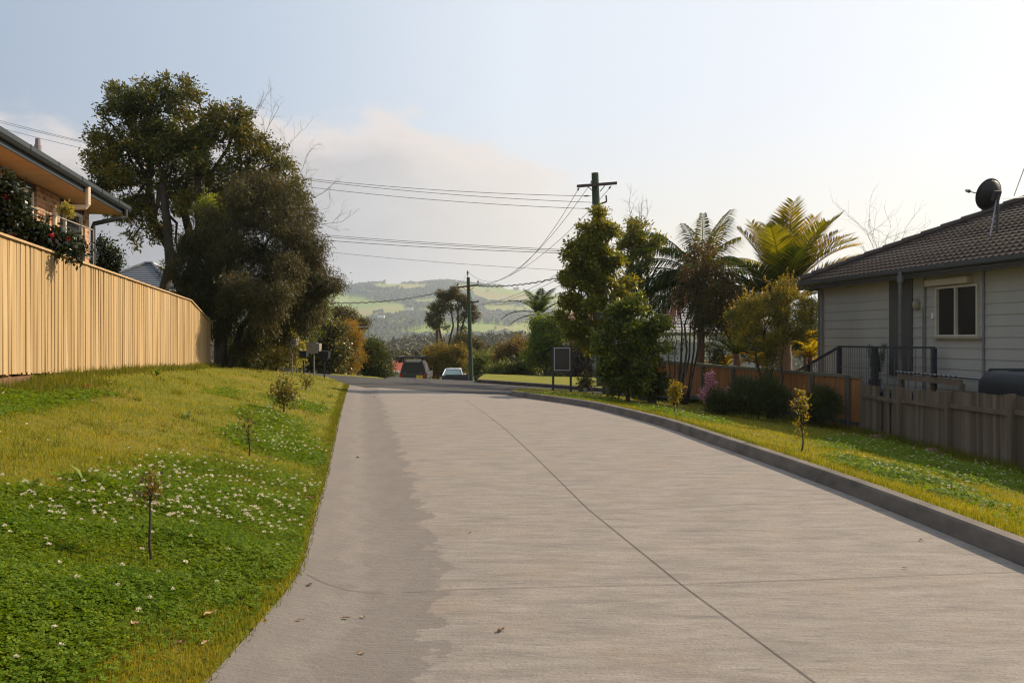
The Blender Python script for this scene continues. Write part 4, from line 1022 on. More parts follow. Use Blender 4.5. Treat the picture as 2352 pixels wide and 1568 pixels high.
MB().tube([P(966, 830, D5), P(966, 822, D5)], .1, 6).build('side_post', POLEB, t)
WIRE = M('wire', (.13, .13, .135), (.10, .10, .105), 4, .5); CABLE = M('bundled_cable', (.02, .02, .022), None, 4, .6)
def wire(label, a, b, sag=0, r=.011, mat=WIRE, name='overhead_wire', n=26, tw=False):
    A, B = P(*a), P(*b); mb = MB(); pts = []
    for i in range(n+1): f = i/n; q = A.lerp(B, f); q.z -= 4*sag*f*(1-f); pts.append(q)
    if tw:
        for i, q in enumerate(pts): q.z += .035*math.sin(i*2.1)
    mb.tube(pts, r, 5); o = mb.build(name, mat, loc=pts[0]); tag(o, label, 'overhead wire', 'overhead wires'); return o
def wire_via(label, a, b, via, r=.011, mat=WIRE):
    A, B = P(*a), P(*b); best = None
    for f in np.linspace(.02, .98, 200):
        q = A.lerp(B, f); px_ = CXP+q.x/q.y*FPX
        if best is None or abs(px_-via[0]) < best[0]: best = (abs(px_-via[0]), f, q)
    f, q = best[1], best[2]; zt_ = CZ+(HZ-via[1])/FPX*q.y; wire(label, a, b, (q.z-zt_)/(4*f*(1-f)), r, mat, n=40)
wire_via('topmost thin wire running left from the tall green pole', (1335, 450, DP_), (-150, 232, 50), (745, 414))
wire_via('second thin wire down, running left from the tall green pole', (1360, 465, DP_), (-150, 239, 50), (745, 419))
wire_via('third thin wire down, meeting the tall green pole just above the treetop', (1338, 479, DP_), (-150, 250, 50), (737, 433))
wire_via('upper wire of the twin pair crossing at mid height towards the tall tree', (1300, 573.5, DP_), (250, 485, 52), (765, 541))
wire_via('lower wire of the twin pair crossing at mid height towards the tall tree', (1300, 577, DP_), (250, 489, 52), (765, 545))
wire_via('thick wire just below the twin pair, left of the tall tree', (1300, 581.5, DP_), (250, 496, 52), (765, 553), .013)
wire_via('single faint wire lowest of those crossing behind the drooping tree', (1300, 621, DP_+6), (250, 508, 54), (765, 580), .009)
wire('wire curving from the tall pole top down to the slim pole tip', (1325, 440, DP_), (1074.5, 624, D2), 1.9)
wire('wire from the crossarm end of the tall pole to the crossarm of the slim pole', (1357, 421, DP_), (1098, 654, D2), 1.1)
wire('wire from the far crossarm end of the tall pole to the slim pole', (1398, 435, DP_), (1098, 655, D2), .9)
wire('thick twisted cable from the tall tree to the crossarm of the slim pole', (1400, 605, DP_), (1098, 656, D2), .35, .03, CABLE, tw=True, n=60)
wire('thick twisted cable running left from the slim pole across the hill', (1051, 659.5, D2), (640, 687, 44), .55, .03, CABLE, tw=True, n=70)
wire('upper of three service lines converging on the lower arm of the slim pole', (1330, 598, DP_+2), (1110, 697, D2+2), .35)
wire('middle of three service lines converging on the lower arm of the slim pole', (1330, 612, DP_+2), (1106, 698, D2+2), .4)
wire('lowest of three service lines converging on the lower arm of the slim pole', (1330, 632, DP_+2), (1100, 699, D2+2), .5)
wire('phone line from the slim pole to the distant palm', (1084, 714, D2), (1215, 721, 70), .1, .016)
wire('line sloping down right from the slim pole over the green fields', (1092, 719, D2), (1180, 758, 120), .2, .02)
wire('upper line from the old brown pole sloping left to the orange bush', (991, 724, D3), (770, 747, 62), .5, .024)
wire('middle line from the old brown pole sloping left over the dark bush', (997, 740, D3), (790, 772, 62), .55, .026)
wire('thin pale line from the old brown pole sloping left over the forest', (1000, 752, D3), (860, 797, 80), .4, .014)
wire('lowest line from the old brown pole down to the short grey pole', (1004, 757, D3), (890, 803, D4), .35, .024)
for x0, y0, lb in ((930, 806, 'left curved wire at the distant dark pole'), (958, 805.5, 'middle curved wire at the distant dark pole'), (968, 805, 'right curved wire at the distant dark pole')):
    wire(lb, (x0, y0, 116), (x0+14, y0+8.5, 120), .12, .035, GALV, n=8)
wire('faint stay wire from the slim pole top down behind the gum tree', (1073, 626, D2), (1020, 728, 86), .1, .008)
# ================================================================== SIGN, LETTERBOXES, PILLARS
SGN = M('dark_sign_frame', (.040, .042, .038), (.03, .032, .03), 4, .6); ds = unp(1290, 899, RR).y
t = thing('sign_board', 'blank black sign board with thin white border on two dark posts', 'sign', P(1290, 898, ds))
for x, y0, y1 in ((1270.5, 901, 793), (1311, 902, 793)):
    p = P(x, y0, ds); q = P(x, y1, ds); mb = MB().box((p.x, p.y, (p.z-.15+q.z)/2), (.075, .06, q.z-p.z+.15)); mb.build('post', SGN, t)
A, B = P(1270, 796, ds-.045), P(1312, 857, ds-.045)
MB().box((A+B)/2, (B.x-A.x, .03, A.z-B.z)).build('panel', SGN, t)
A, B = P(1272.5, 798.5, ds-.065), P(1309.5, 850.5, ds-.065); mb = MB(); wth = .017
for (x0, z0, x1, z1) in ((A.x, A.z-wth, B.x, A.z), (A.x, B.z, B.x, B.z+wth), (A.x, B.z+wth, A.x+wth, A.z-wth), (B.x-wth, B.z+wth, B.x, A.z-wth)): mb.box(((x0+x1)/2, A.y, (z0+z1)/2), (x1-x0, .012, abs(z1-z0)))
mb.build('border', M('sign_border', (.55, .55, .56), (.5, .5, .5), 3, .5), t)
MB().box(((A.x+B.x)/2, A.y+.002, (A.z+B.z)/2), (B.x-A.x-.036, .01, A.z-B.z-.036)).build('face', M('black_sign_face', (.012, .012, .013), (.02, .02, .021), 1.3, .35, .4), t)
GB = M('letterbox_grey', (.24, .22, .19), (.19, .175, .15), 4, .6); BB = M('letterbox_black', (.012, .018, .024), (.01, .012, .016), 4, .4)
STEEL = M('thin_steel_post', (.20, .19, .165), (.15, .145, .13), 4, .5)
def letterbox(x, yb, yt, label, mb_, mp_, d, flap=True, k=1.):
    p = P(x, yb, d); p.z = float(L(p.x, p.y)); q = P(x, yt, d); w_ = 29*.26*d/FPX; s = d/FPX
    t = thing('letterbox', label, 'letterbox', p, 'letterboxes on posts along the lawn edge')
    MB().tube([p-Vector((0, 0, .15)), (p.x, p.y, q.z-.36)], .028, 8).build('post', mp_, t)
    n = 14; cx, cz, r = p.x, q.z-.13, .25*k; pts = []
    for i in range(n+1):
        a = math.pi+math.pi*i/n; ca_, sa_ = math.cos(a), math.sin(a); pts.append((cx+r*(abs(ca_)**.6)*(1 if ca_ > 0 else -1), p.y-.2, cz-.0-r*1.0*abs(sa_)**.75))
    pts += [(cx+r, p.y-.2, cz+.14), (cx-r, p.y-.2, cz+.14)]
    MB().prism(pts, (0, .4, 0)).build('box', mb_, t)
    if flap: MB().box((cx-.01, p.y-.03, cz+.165), (.30, .36, .02)).box((cx-.01, p.y-.19, cz+.14), (.28, .02, .035)).build('lid', M('letterbox_lid', (.30, .29, .27), (.05, .05, .05), 5, .3, .6), t)
letterbox(721, 873, 789, 'grey round bottomed letterbox with bright lid on a thin steel post', GB, STEEL, 33)
letterbox(671, 853, 777, 'dull grey letterbox half hidden behind the small yellow green tree', GB, STEEL, 35.5, False, .9)
letterbox(745, 879, 807, 'black letterbox on black post, nearest the concrete driveway', BB, BB, 31.5, False, .72)
letterbox(697, 864, 806, 'black letterbox on black post between the two grey letterboxes', BB, BB, 34.0, False, .6)
PG = M('pillar_green', (.055, .085, .06), (.045, .068, .05), 4, .6); PGT = M('pillar_lid_highlight', (.10, .15, .11), (.08, .12, .09), 4, .5)  # the lid's paler green is a highlight painted into its colour
def pillar(x, yb, yt, w_, label):
    b_ = unp(x, yb, RR); d = b_.y; hgt = (yb-yt)/FPX*d; wd = w_/FPX*d
    t = thing('utility_pillar', label, 'utility pillar', b_, 'green utility pillars on the verge')
    MB().box(b_+Vector((0, wd*.4, hgt*.42)), (wd*.95, wd*.8, hgt*.96), taper=.93).build('body', PG, t, bevel=.015)
    MB().box(b_+Vector((0, wd*.4, hgt*.93)), (wd, wd*.86, hgt*.14), taper=.94).build('lid', PGT, t, bevel=.015)
pillar(1460, 916, 898, 20, 'left one of three short green utility pillars in a row')
pillar(1479, 920, 901.5, 20, 'middle one of three short green utility pillars in a row')
pillar(1499, 925, 905, 20, 'right one of three short green utility pillars in a row')
pillar(1393, 905, 887, 19, 'lone green utility pillar beside the foot of the tall green pole')
b_ = unp(1348, 903, RR); t = thing('water_meter', 'low dark water meter pipework on the verge beside the sign', 'water meter', b_)
mb = MB(); s = b_.y/FPX
mb.tube([b_+Vector((-18*s, 0, -.05)), b_+Vector((-18*s, 0, .1)), b_+Vector((14*s, 0, .1)), b_+Vector((14*s, 0, -.05))], .03, 6); mb.build('pipe', BB, t)
MB().tube([b_+Vector((-4*s, 0, .03)), b_+Vector((-4*s, 0, .17))], .07, 8).build('meter', GALV, t)
MB().tube([b_+Vector((6*s, 0, .08)), b_+Vector((6*s, 0, .2))], [.02, .05], 6).build('tap', BB, t)
# ================================================================== VEHICLES
PAINT_D = M('dark_canopy_paint', (.040, .040, .037), (.034, .034, .032), 2, .45, .4); RUB = M('tyre_rubber', (.02, .02, .02), None, 6, .85); BLK = M('black_plastic', (.018, .018, .018), None, 4, .5)
REDL = M('tail_light_red', (.42, .02, .012), (.35, .015, .01), 4, .25, .5); CHR = M('bright_metal', (.6, .6, .62), (.5, .5, .52), 4, .25, .5, .8); PLY = M('plate_yellow', (.62, .50, .05), None, 4, .5)
def wheel(t, c, r=.36, w_=.24, ax=(1, 0, 0)):
    ax = Vector(ax); c = Vector(c); a, b = c-ax*w_/2, c+ax*w_/2
    o = MB().tube([a, a.lerp(b, .15), a.lerp(b, .85), b], [r*.9, r, r, r*.9], 20).build('wheel', RUB, t)
    MB().tube([a-ax*.012, b+ax*.012], r*.6, 14).build('rim', CHR, o)
dU = 62.0
def U(x, y, dy=0.): q = P(x, y, dU); return Vector((q.x, dU+dy, q.z))
gz_ = float(S(U(948, 880).x, dU+2))
t = thing('utility_truck', 'dark utility truck with boxy canopy and ladder rack seen from behind', 'truck', (U(948, 880).x, dU, gz_))
cx = U(948.5, 0).x
def sect(pts, y0, y1, nm_, mat_, bev=0): return MB().prism([(x, y0, z) for x, z in pts], (0, y1-y0, 0)).build(nm_, mat_, t, bevel=bev)
zb = gz_+.55; zs = gz_+1.02; ztp = U(0, 828).z
hw = .97
sect([(cx-hw, zb), (cx+hw, zb), (cx+hw, zs), (cx-hw, zs)], dU+.05, dU+5.0, 'body', PAINT_D, .05)
sect([(cx-.94, zs), (cx+.90, zs), (cx+.70, ztp-.05), (cx+.62, ztp), (cx-.60, ztp), (cx-.70, ztp-.05)], dU+.1, dU+2.0, 'canopy', PAINT_D, .04)
sect([(cx-.80, zs), (cx+.80, zs), (cx+.62, zs+.66), (cx-.62, zs+.66)], dU+2.15, dU+3.9, 'cab', PAINT_D, .06)
MB().box((cx+.0, dU+.06, ztp-.06), (1.05, .05, .09)).build('canopy_edge', CHR, t)
sect([(cx-.84, zs+.05), (cx+.80, zs+.05), (cx+.6, ztp-.14), (cx-.6, ztp-.14)], dU+.06, dU+.1, 'tailgate', M('tailgate_grey', (.03, .03, .029), (.026, .026, .025), 2, .5), .01)
mb = MB(); zr_ = U(0, 821.5).z
mb.tube([(cx-1.25, dU+.4, zr_-.02), (cx+1.0, dU+.4, zr_+.03)], .045, 8); mb.tube([(cx-1.2, dU+1.6, zr_+.02), (cx+.98, dU+1.6, zr_+.06)], .04, 8)
for x in (-.86, .62):
    for y in (.4, 1.6): mb.box((cx+x, dU+y, (zr_+ztp)/2-.05), (.12, .1, zr_-ztp+.2))
mb.tube([(cx-1.05, dU+.2, zr_+.07), (cx-1.05, dU+3.6, zr_+.07)], .04, 6); mb.tube([(cx+.5, dU+.2, zr_+.1), (cx+.5, dU+3.6, zr_+.1)], .035, 6); mb.box((cx-1.0, dU+.35, zr_-.2), (.16, .2, .35))
mb.build('ladder_rack', BLK, t)
for x in (-.86, .86): MB().box((cx+x, dU+.03, zs-.18), (.13, .06, .3)).build('tail_light', REDL, t)
for x in (-.55, .55): MB().box((cx+x, dU+.03, zs+.02), (.1, .03, .14)).build('latch', M('latch_plate', (.14, .13, .12), None, 4, .5), t)
pl = MB().box((cx+.47, dU+.02, zs-.27), (.48, .03, .22)).build('number_plate', PLY, t)
MB().box((cx-.25, dU-.0, zb+.02), (.8, .14, .1)).build('bumper', CHR, t)
for x in (-.78, .78):
    for y in (1.1, 4.1): wheel(t, (cx+x, dU+y, gz_+.37))
for x in (-1.07, 1.0): MB().box((cx+x, dU+3.2, zs+.25), (.2, .12, .2)).build('mirror', BLK, t, bevel=.03)
# white car
dC = 66.0; gzc = float(S(-4.6, dC)); cx = P(1037, 880, dC).x
t = thing('parked_car', 'white car facing the camera, parked behind the dark trailer', 'car', (cx, dC, gzc))
CARW = M('white_car_paint', (.72, .74, .78), (.70, .72, .76), 1, .25, .5, coat=.5); CARG = M('tinted_windscreen', (.07, .13, .14), (.10, .17, .18), 1.2, .08, .6)
def loft(name, mat_, sects, parent, smooth=True, cap=True):
    n = len(sects[0]); V = [p for s_ in sects for p in s_]; F = []
    for i in range(len(sects)-1):
        for k in range(n): F.append((i*n+k, i*n+(k+1) % n, (i+1)*n+(k+1) % n, (i+1)*n+k))
    if cap: F.append(tuple(range(n))[::-1]); F.append(tuple((len(sects)-1)*n+k for k in range(n)))
    mb = MB(); mb.add(V, F); return mb.build(name, mat_, parent, smooth=smooth)
def csec(y, hwb, zlo, zsh, ztop_, hwt):
    return [(cx-hwb*.93, dC+y, gzc+zlo), (cx-hwb, dC+y, gzc+(zlo+zsh)/2), (cx-hwb*.97, dC+y, gzc+zsh), (cx-hwt, dC+y, gzc+ztop_*.96+zsh*.04), (cx-hwt*.7, dC+y, gzc+ztop_), (cx+hwt*.7, dC+y, gzc+ztop_), (cx+hwt, dC+y, gzc+ztop_*.96+zsh*.04), (cx+hwb*.97, dC+y, gzc+zsh), (cx+hwb, dC+y, gzc+(zlo+zsh)/2), (cx+hwb*.93, dC+y, gzc+zlo)]
loft('body', CARW, [csec(-.02, .70, .3, .55, .6, .55), csec(.15, .84, .22, .66, .74, .70), csec(1.2, .88, .22, .80, .92, .74), csec(3.4, .88, .22, .85, .96, .74), csec(4.2, .86, .25, .85, .92, .72), csec(4.4, .75, .4, .75, .82, .6)], t)
loft('roof', CARW, [csec(1.95, .60, 1.33, 1.38, 1.41, .52), csec(2.6, .62, 1.36, 1.41, 1.45, .54), csec(3.2, .6, 1.3, 1.36, 1.4, .52)], t)
A = [(cx-.74, dC+1.15, gzc+.93), (cx+.74, dC+1.15, gzc+.93), (cx+.57, dC+1.98, gzc+1.36), (cx-.57, dC+1.98, gzc+1.36)]
MB().prism(A, (0, .05, -.0)).build('windscreen', CARG, t)
for s_ in (-1, 1):
    MB().prism([(cx+s_*.80, dC+1.25, gzc+.92), (cx+s_*.60, dC+2.0, gzc+1.37), (cx+s_*.60, dC+3.1, gzc+1.35), (cx+s_*.78, dC+3.7, gzc+.95)], (-s_*.04, 0, 0)).build('side_window', CARG, t)
    MB().tube([(cx+s_*.78, dC+1.15, gzc+.92), (cx+s_*.6, dC+1.98, gzc+1.38)], .035, 6).build('pillar', CARW, t)
    MB().box((cx+s_*.93, dC+1.5, gzc+.98), (.18, .1, .13)).build('mirror', CARW if s_ > 0 else BLK, t, bevel=.03)
    MB().box((cx+s_*.6, dC+.02, gzc+.62), (.28, .12, .12)).build('headlight', CHR, t, bevel=.03)
    for y in (.85, 3.5): wheel(t, (cx+s_*.76, dC+y, gzc+.31), .31, .2)
MB().box((cx, dC-.03, gzc+.42), (.9, .05, .16)).build('grille', BLK, t, bevel=.02)
# trailer
dT = 60.0; cx = P(1047, 870, dT).x; gzt = float(S(cx, dT)); t = thing('trailer', 'dark box trailer parked in front of the white car', 'trailer', (cx, dT, gzt))
TD_ = M('trailer_steel', (.055, .055, .052), (.04, .04, .038), 5, .6); zT = P(0, 863.5, dT).z; zB = zT-.42
mb = MB(); hw = .88
for (x0, x1, y0, y1) in ((-hw, hw, 0, .05), (-hw, hw, 2.35, 2.4), (-hw, -hw+.05, .05, 2.35), (hw-.05, hw, .05, 2.35)): mb.box((cx+(x0+x1)/2, dT+(y0+y1)/2, (zT+zB)/2), (x1-x0, y1-y0, zT-zB))
mb.box((cx, dT+1.2, zB-.02), (1.7, 2.36, .04)); mb.box((cx, dT-.04, zB-.03), (1.7, .06, .12)); mb.build('tray', TD_, t)
mb = MB(); mb.tube([(cx-.4, dT, zB-.06), (cx, dT-1.1, zB-.1)], .04, 6); mb.tube([(cx+.4, dT, zB-.06), (cx, dT-1.1, zB-.1)], .04, 6); mb.build('drawbar', BLK, t)
MB().ball((cx, dT-1.12, zB-.06), (.09, .16, .08)).build('coupling', CHR, t)
for s_ in (-1, 1): wheel(t, (cx+s_*.98, dT+1.3, gzt+.31), .31, .18); MB().box((cx+s_*.98, dT+1.3, gzt+.68), (.22, .8, .04)).build('mudguard', TD_, t)
b_ = P(1100.5, 876, 62); b_.z = float(H(b_.x, b_.y)); t = thing('storage_box', 'small brown box by the road beside the slim green pole', 'box', b_)
MB().box(b_+Vector((0, 0, (P(0, 866, 62).z-b_.z)/2)), (.6, .5, P(0, 866, 62).z-b_.z)).build('body', ARM, t, bevel=.02); MB().box((b_.x, b_.y, P(0, 865.5, 62).z), (.66, .56, .06)).build('lid', POLEB, t)
# netting cage beside it
b_ = P(1118, 874, 58); b_.z = float(H(b_.x, b_.y)); t = thing('garden_net', 'pale white garden net over a low frame beside the green shrubs', 'garden net', b_)
zt2 = P(0, 855, 58).z; mb = MB()
for x in np.linspace(-.32, .42, 12): mb.tube([(b_.x+x, b_.y, b_.z-.1), (b_.x+x*.8+.05, b_.y+.2, zt2-abs(x)*.35), (b_.x+x, b_.y+.8, b_.z-.1)], .008, 4)
for z in np.linspace(b_.z+.1, zt2-.1, 8): mb.tube([(b_.x-.32, b_.y+.05, z), (b_.x+.42, b_.y+.05, z-.03)], .008, 4)
mb.build('net', WHITE, t); MB().tube([(b_.x+.42, b_.y, b_.z-.1), (b_.x+.42, b_.y, P(0, 849, 58).z)], .03, 6).build('stake', BLK, t)
# ================================================================== HOUSES BEYOND
TERR = M('red_terracotta', (.42, .10, .05), (.30, .065, .035), 1.6, .7, .3, 0, .4, 8)
c = P(916, 852, 102); hip_house('red_roof_house', 'low white walled house with red tiled roof between the dark bush and the truck', c.x+.3, c.y+4, 4.6, 6, c.z-3, c.z, .95, 2.6, M('dull_white_wall', (.36, .35, .33), (.3, .29, .28), 2, .8), TERR, 9)
TILE_P = M('pale_grey_tile', (.36, .34, .345), (.27, .26, .27), 5, .5, .5, 0, .5, 8)
c = P(1545, 758, 46); hip_house('pale_roof_house', 'pale blue house with light grey tiled roof half hidden behind the palms', c.x+1.0, c.y+4.0, 9.0, 7, -2, c.z, 1.9, 3.0, M('pale_blue_wall', (.30, .34, .36), (.26, .30, .32), 2, .8), TILE_P, 12, .05)
c = P(1560, 790, 43); t = thing('carport', 'white flat carport roof in front of the pale blue house', 'carport', (c.x, c.y, -1.5))
MB().box((c.x+.2, c.y+.6, P(0, 778, 43).z), (2.6, 2.2, .3)).build('roof', WHITE, t)
for x in (-.9, 1.3): MB().box((c.x+x, c.y+.2, (P(0, 785, 43).z-1.5)/2), (.1, .1, P(0, 785, 43).z+1.5)).build('post', WHITE, t)
GF = M('dim_grey_fence', (.10, .095, .085), (.07, .068, .06), 3, .9, .2, 0, .3, 20, (1, 1, .2), island=.2)
A = P(1205, 868, 56); B = P(1400, 872, 52); t = thing('paling_fence', 'dim grey fence across the road behind the low green shrubs', 'fence', (A.x, A.y, float(H(A.x, A.y))))
mb = MB(); v = Vector((B.x-A.x, B.y-A.y, 0)); ln = v.length; v.normalize(); d = 0
while d < ln: p = Vector((A.x, A.y, 0))+v*d; g = float(H(p.x, p.y)); zt2 = CZ+(HZ-837)/FPX*p.y; mb.box((p.x, p.y, (g+zt2)/2), (.14, .02, zt2-g), v); d += .145
mb.build('palings', GF, t)
c = P(1395, 760, 62); hip_house('brown_house', 'brown gabled house far behind the yellow green tree', c.x, c.y+4, 7, 6, -4, P(0, 745, 62).z, 1.2, 3, M('brown_brick_wall', (.2, .09, .05), None, 3, .85), M('brown_tile', (.17, .085, .05), (.12, .06, .04), 3, .7), 8)
# ================================================================== TREES AND SHRUBS
def onH(x, y, d):
    p = P(x, y, d); p.z = float(H(p.x, p.y)); return p
LF_BIG = LM('broad_leaf', (.018, .030, .007), (.062, .075, .013), .36, .5, (.19, .125, .014), (1.7, 1.25, .35), .35)
LF_OLV = LM('fine_olive_leaf', (.014, .018, .006), (.042, .044, .013), .34, .55, (.10, .08, .028), (1.5, 1.1, .5), .8)
LF_YG = LM('yellow_green_leaf', (.03, .055, .008), (.115, .13, .016), .44, .5, (.24, .20, .022), (1.6, 1.25, .35), .6)
LF_LIME = LM('lime_leaf', (.10, .13, .012), (.20, .22, .02), .4, .5)
LF_DK = LM('dark_leaf', (.012, .022, .006), (.045, .06, .012), .33, .42, (.11, .11, .02), (1.5, 1.3, .4), .6)
LF_MID = LM('mid_leaf', (.028, .045, .010), (.085, .11, .018), .38, .5, (.17, .16, .03), (1.4, 1.25, .4), .7)
LF_PALE = LM('pale_leaf', (.10, .11, .02), (.22, .20, .04), .42, .42, (.34, .28, .07), (1.4, 1.2, .4), 1.2)
LF_OR = LM('orange_leaf', (.06, .055, .008), (.20, .14, .010), .4, .6, (.34, .22, .018), (1.4, 1.0, .3), .9)
LF_BRZ = LM('bronze_leaf', (.016, .016, .005), (.045, .042, .011), .4, .5, (.10, .066, .018), (1.7, .9, .5), .8)
LF_GUM = LM('gum_leaf', (.030, .036, .014), (.075, .07, .025), .3, .6, (.13, .10, .035), (1.4, 1.1, .5), .4)
LF_GLOSS = LM('glossy_leaf', (.008, .016, .006), (.022, .034, .010), .15, .22, (.05, .055, .012), (1.5, 1.3, .4), 1.5, .6)
LF_RED = LM('red_petal', (.30, .010, .014), (.42, .025, .025), .3, .5, tint=(1.3, .6, .6))
LF_PINK = LM('pink_petal', (.62, .25, .34), (.80, .45, .54), .35, .6, tint=(1.2, .9, 1.))
LF_ORF = LM('orange_petal', (.60, .22, .01), (.72, .36, .02), .4, .6, tint=(1.3, 1, .4))
def bare(name, label, base, tips, seed, r=.03, cat='bare twigs', n=5):
    """leafless branching twigs from base to a set of tips, each tip re-branching"""
    pass
def twig_mesh(mb, a, d, ln, r, depth, rng):
    pts = [Vector(a)]; dd = Vector(d).normalized()
    for i in range(4): dd = (dd+Vector(rng.normal(size=3))*.12).normalized(); pts.append(pts[-1]+dd*ln/4)
    mb.tube(pts, [r*(1-.16*i) for i in range(5)], 4)
    if depth > 0:
        for k in range(4):
            q = pts[1+k % 4]; nd = (dd+Vector(rng.normal(size=3))*.65+Vector((0, 0, .25))).normalized(); twig_mesh(mb, q, nd, ln*rng.uniform(.4, .62), r*.55, depth-1, rng)
GREYTW = M('grey_twig', (.22, .18, .145), (.16, .13, .10), 8, .9)
# --- left: the big broad-leaved tree
d = 33.5; b_ = onH(415, 760, d)
plant('big_tree', 'largest tree, its broad dark crown golden on the right, behind the pale fence', 'tree', b_,
      pxblobs([(325, 275, 78), (415, 245, 72), (500, 290, 80), (270, 370, 66), (360, 360, 90), (450, 370, 90), (545, 385, 78), (610, 415, 60, 1), (285, 240, 38), (250, 310, 45), (225, 430, 38), (300, 470, 60), (400, 460, 60), (500, 470, 70), (560, 300, 40), (555, 255, 22), (645, 480, 48), (675, 440, 34), (640, 370, 40), (450, 205, 26), (330, 205, 26), (380, 215, 30), (270, 205, 20), (345, 530, 36), (305, 545, 22), (412, 585, 24), (470, 540, 60), (215, 370, 26), (700, 500, 24), (240, 270, 22), (600, 340, 30)], d),
      LF_BIG, 4700, 14, .16, .06, .10, 41, core_k=.5, flat=.7, trunk=.26, twigs=420, fork=P(412, 540, d), stems=[(-1.3, .3, 2.2), (-.5, -.4, 1.9), (.1, .4, 2.1), (.8, -.3, 2.2), (1.9, .2, 1.7)], shell=.25, rag=.2, limb=.34)
t = thing('bare_branch', 'bare leafless twigs sticking out of the right side of the big tree', 'bare branch', P(660, 480, 33))
rng = np.random.default_rng(9); mb = MB()
for a, b, ln in (((650, 470), (720, 380), 1.5), ((660, 450), (740, 345), 1.7), ((640, 420), (690, 300), 1.6), ((690, 480), (750, 400), 1.4), ((700, 520), (790, 515), 1.4), ((600, 330), (640, 230), 1.5), ((560, 300), (600, 225), 1.2)):
    A, B = P(*a, 33), P(*b, 33); twig_mesh(mb, A, B-A, ln, .014, 3, rng)
mb.build('twigs', GREYTW, t)
d = 31.5; plant('lime_shrub', 'small rounded lime green treetop glowing between the two dark trees on the left', 'tree', onH(480, 780, d), pxblobs([(492, 478, 24), (470, 485, 16), (515, 490, 16), (480, 505, 20)], d),
      LF_LIME, 330, 14, .10, .05, .1, 43, trunk=.07, twigs=30, fork=P(484, 560, d))
# --- drooping fine-leaved tree at the fence end
d = 29.0; b_ = onH(505, 838, d)
plant('drooping_tree', 'wide drooping olive brown fine leaved tree at the far end of the pale fence', 'tree', b_,
      pxblobs([(520, 530, 80), (610, 490, 84), (680, 540, 70), (440, 590, 52), (470, 660, 62), (560, 600, 90), (650, 620, 84), (715, 600, 50), (735, 655, 44), (520, 690, 66), (610, 700, 70), (690, 700, 60), (760, 655, 22), (600, 430, 44), (660, 470, 40), (570, 755, 46), (640, 760, 50), (700, 730, 40), (450, 560, 40), (730, 560, 26), (780, 640, 14), (460, 720, 44), (500, 760, 40), (430, 640, 46), (560, 800, 30), (620, 660, 60), (420, 690, 30), (590, 680, 46, -1.9), (550, 650, 44, -1.7), (640, 670, 48, -2.1), (610, 740, 36, -1.9), (530, 700, 30, -1.5), (670, 620, 40, -1.6)], d),
      LF_OLV, 8200, 19, .135, .021, .11, 47, core_k=.75, trunk=.15, twigs=420, droop=.75, out=.45, fork=P(520, 770, d), stems=[(-.35, .2, 1.6), (.3, -.2, 1.2), (.9, .2, .9), (1.5, 0, .7)], shell=.2, rag=.16, bark=BARK, limb=.5)
# undergrowth between the drooping tree and the road
for (x, yb, d, bl, mt, lab, n, sd) in [
    (560, 846, 37, [(545, 800, 36), (590, 790, 36), (575, 825, 30), (530, 835, 22), (610, 825, 24)], LF_MID, 'loose green bush under the drooping tree beside the fence end', 620, 51),
    (700, 853, 46, [(670, 720, 50), (720, 690, 42), (640, 745, 46), (690, 770, 50), (745, 720, 26), (620, 790, 40)], LF_MID, 'tall green bush right behind the drooping tree above the letterboxes', 1300, 52)]:
    plant('bush', lab, 'bush', onH(x, yb, d), pxblobs(bl, d), mt, n, 15, .13, .05, .16, sd, trunk=.08, twigs=60)
d = 36.5; plant('small_tree', 'small pale yellow green tree with big loose leaves beside the letterboxes', 'tree', onH(632, 852, d), pxblobs([(640, 800, 24), (602, 815, 22), (682, 806, 16), (622, 828, 22), (668, 828, 20), (650, 776, 12), (694, 792, 9), (590, 832, 14)], d),
      LF_PALE, 300, 10, .20, .07, .16, 53, trunk=.04, twigs=60, shell=.2)
d = 48; plant('bush', 'broad bush of pale creamy leaves left of the orange bush', 'bush', onH(745, 862, d), pxblobs([(735, 790, 42), (765, 800, 40), (720, 830, 34), (770, 835, 28), (740, 752, 22), (775, 765, 22), (705, 800, 26)], d),
      LM('cream_flecked_leaf', (.014, .02, .007), (.05, .055, .014), .4, .4, (.30, .25, .10), (1.4, 1.2, .5), 3), 1150, 12, .17, .09, .2, 54, trunk=.1, twigs=40, shell=.5, droop=.3)
d = 50; plant('bush', 'bright orange bush, tall and rounded, beside the road', 'bush', onH(800, 866, d), pxblobs([(790, 765, 26), (806, 785, 28), (780, 800, 30), (812, 815, 22), (800, 835, 22), (785, 840, 24), (770, 770, 16), (796, 750, 12)], d),
      LF_OR, 1350, 15, .11, .035, .16, 55, trunk=.1, twigs=30, shell=.55, out=.9)
d = 52; plant('bush', 'dark green rounded bush between the orange bush and the red roof', 'bush', onH(862, 872, d), pxblobs([(858, 810, 32), (876, 828, 24), (850, 840, 28), (840, 800, 20), (872, 850, 24), (845, 862, 18), (885, 855, 14)], d),
      LF_DK, 1500, 15, .12, .045, .17, 56, trunk=.1, twigs=30, shell=.5)
d = 74; plant('flat_topped_tree', 'dark flat topped tree behind the orange bush against the hill', 'tree', onH(795, 800, d), pxblobs([(775, 718, 14), (795, 722, 13), (758, 725, 12), (808, 726, 8), (785, 735, 12)], d, z=.55), LF_GUM, 360, 14, .22, .08, .25, 57, trunk=.1, twigs=60, fork=P(790, 752, d))
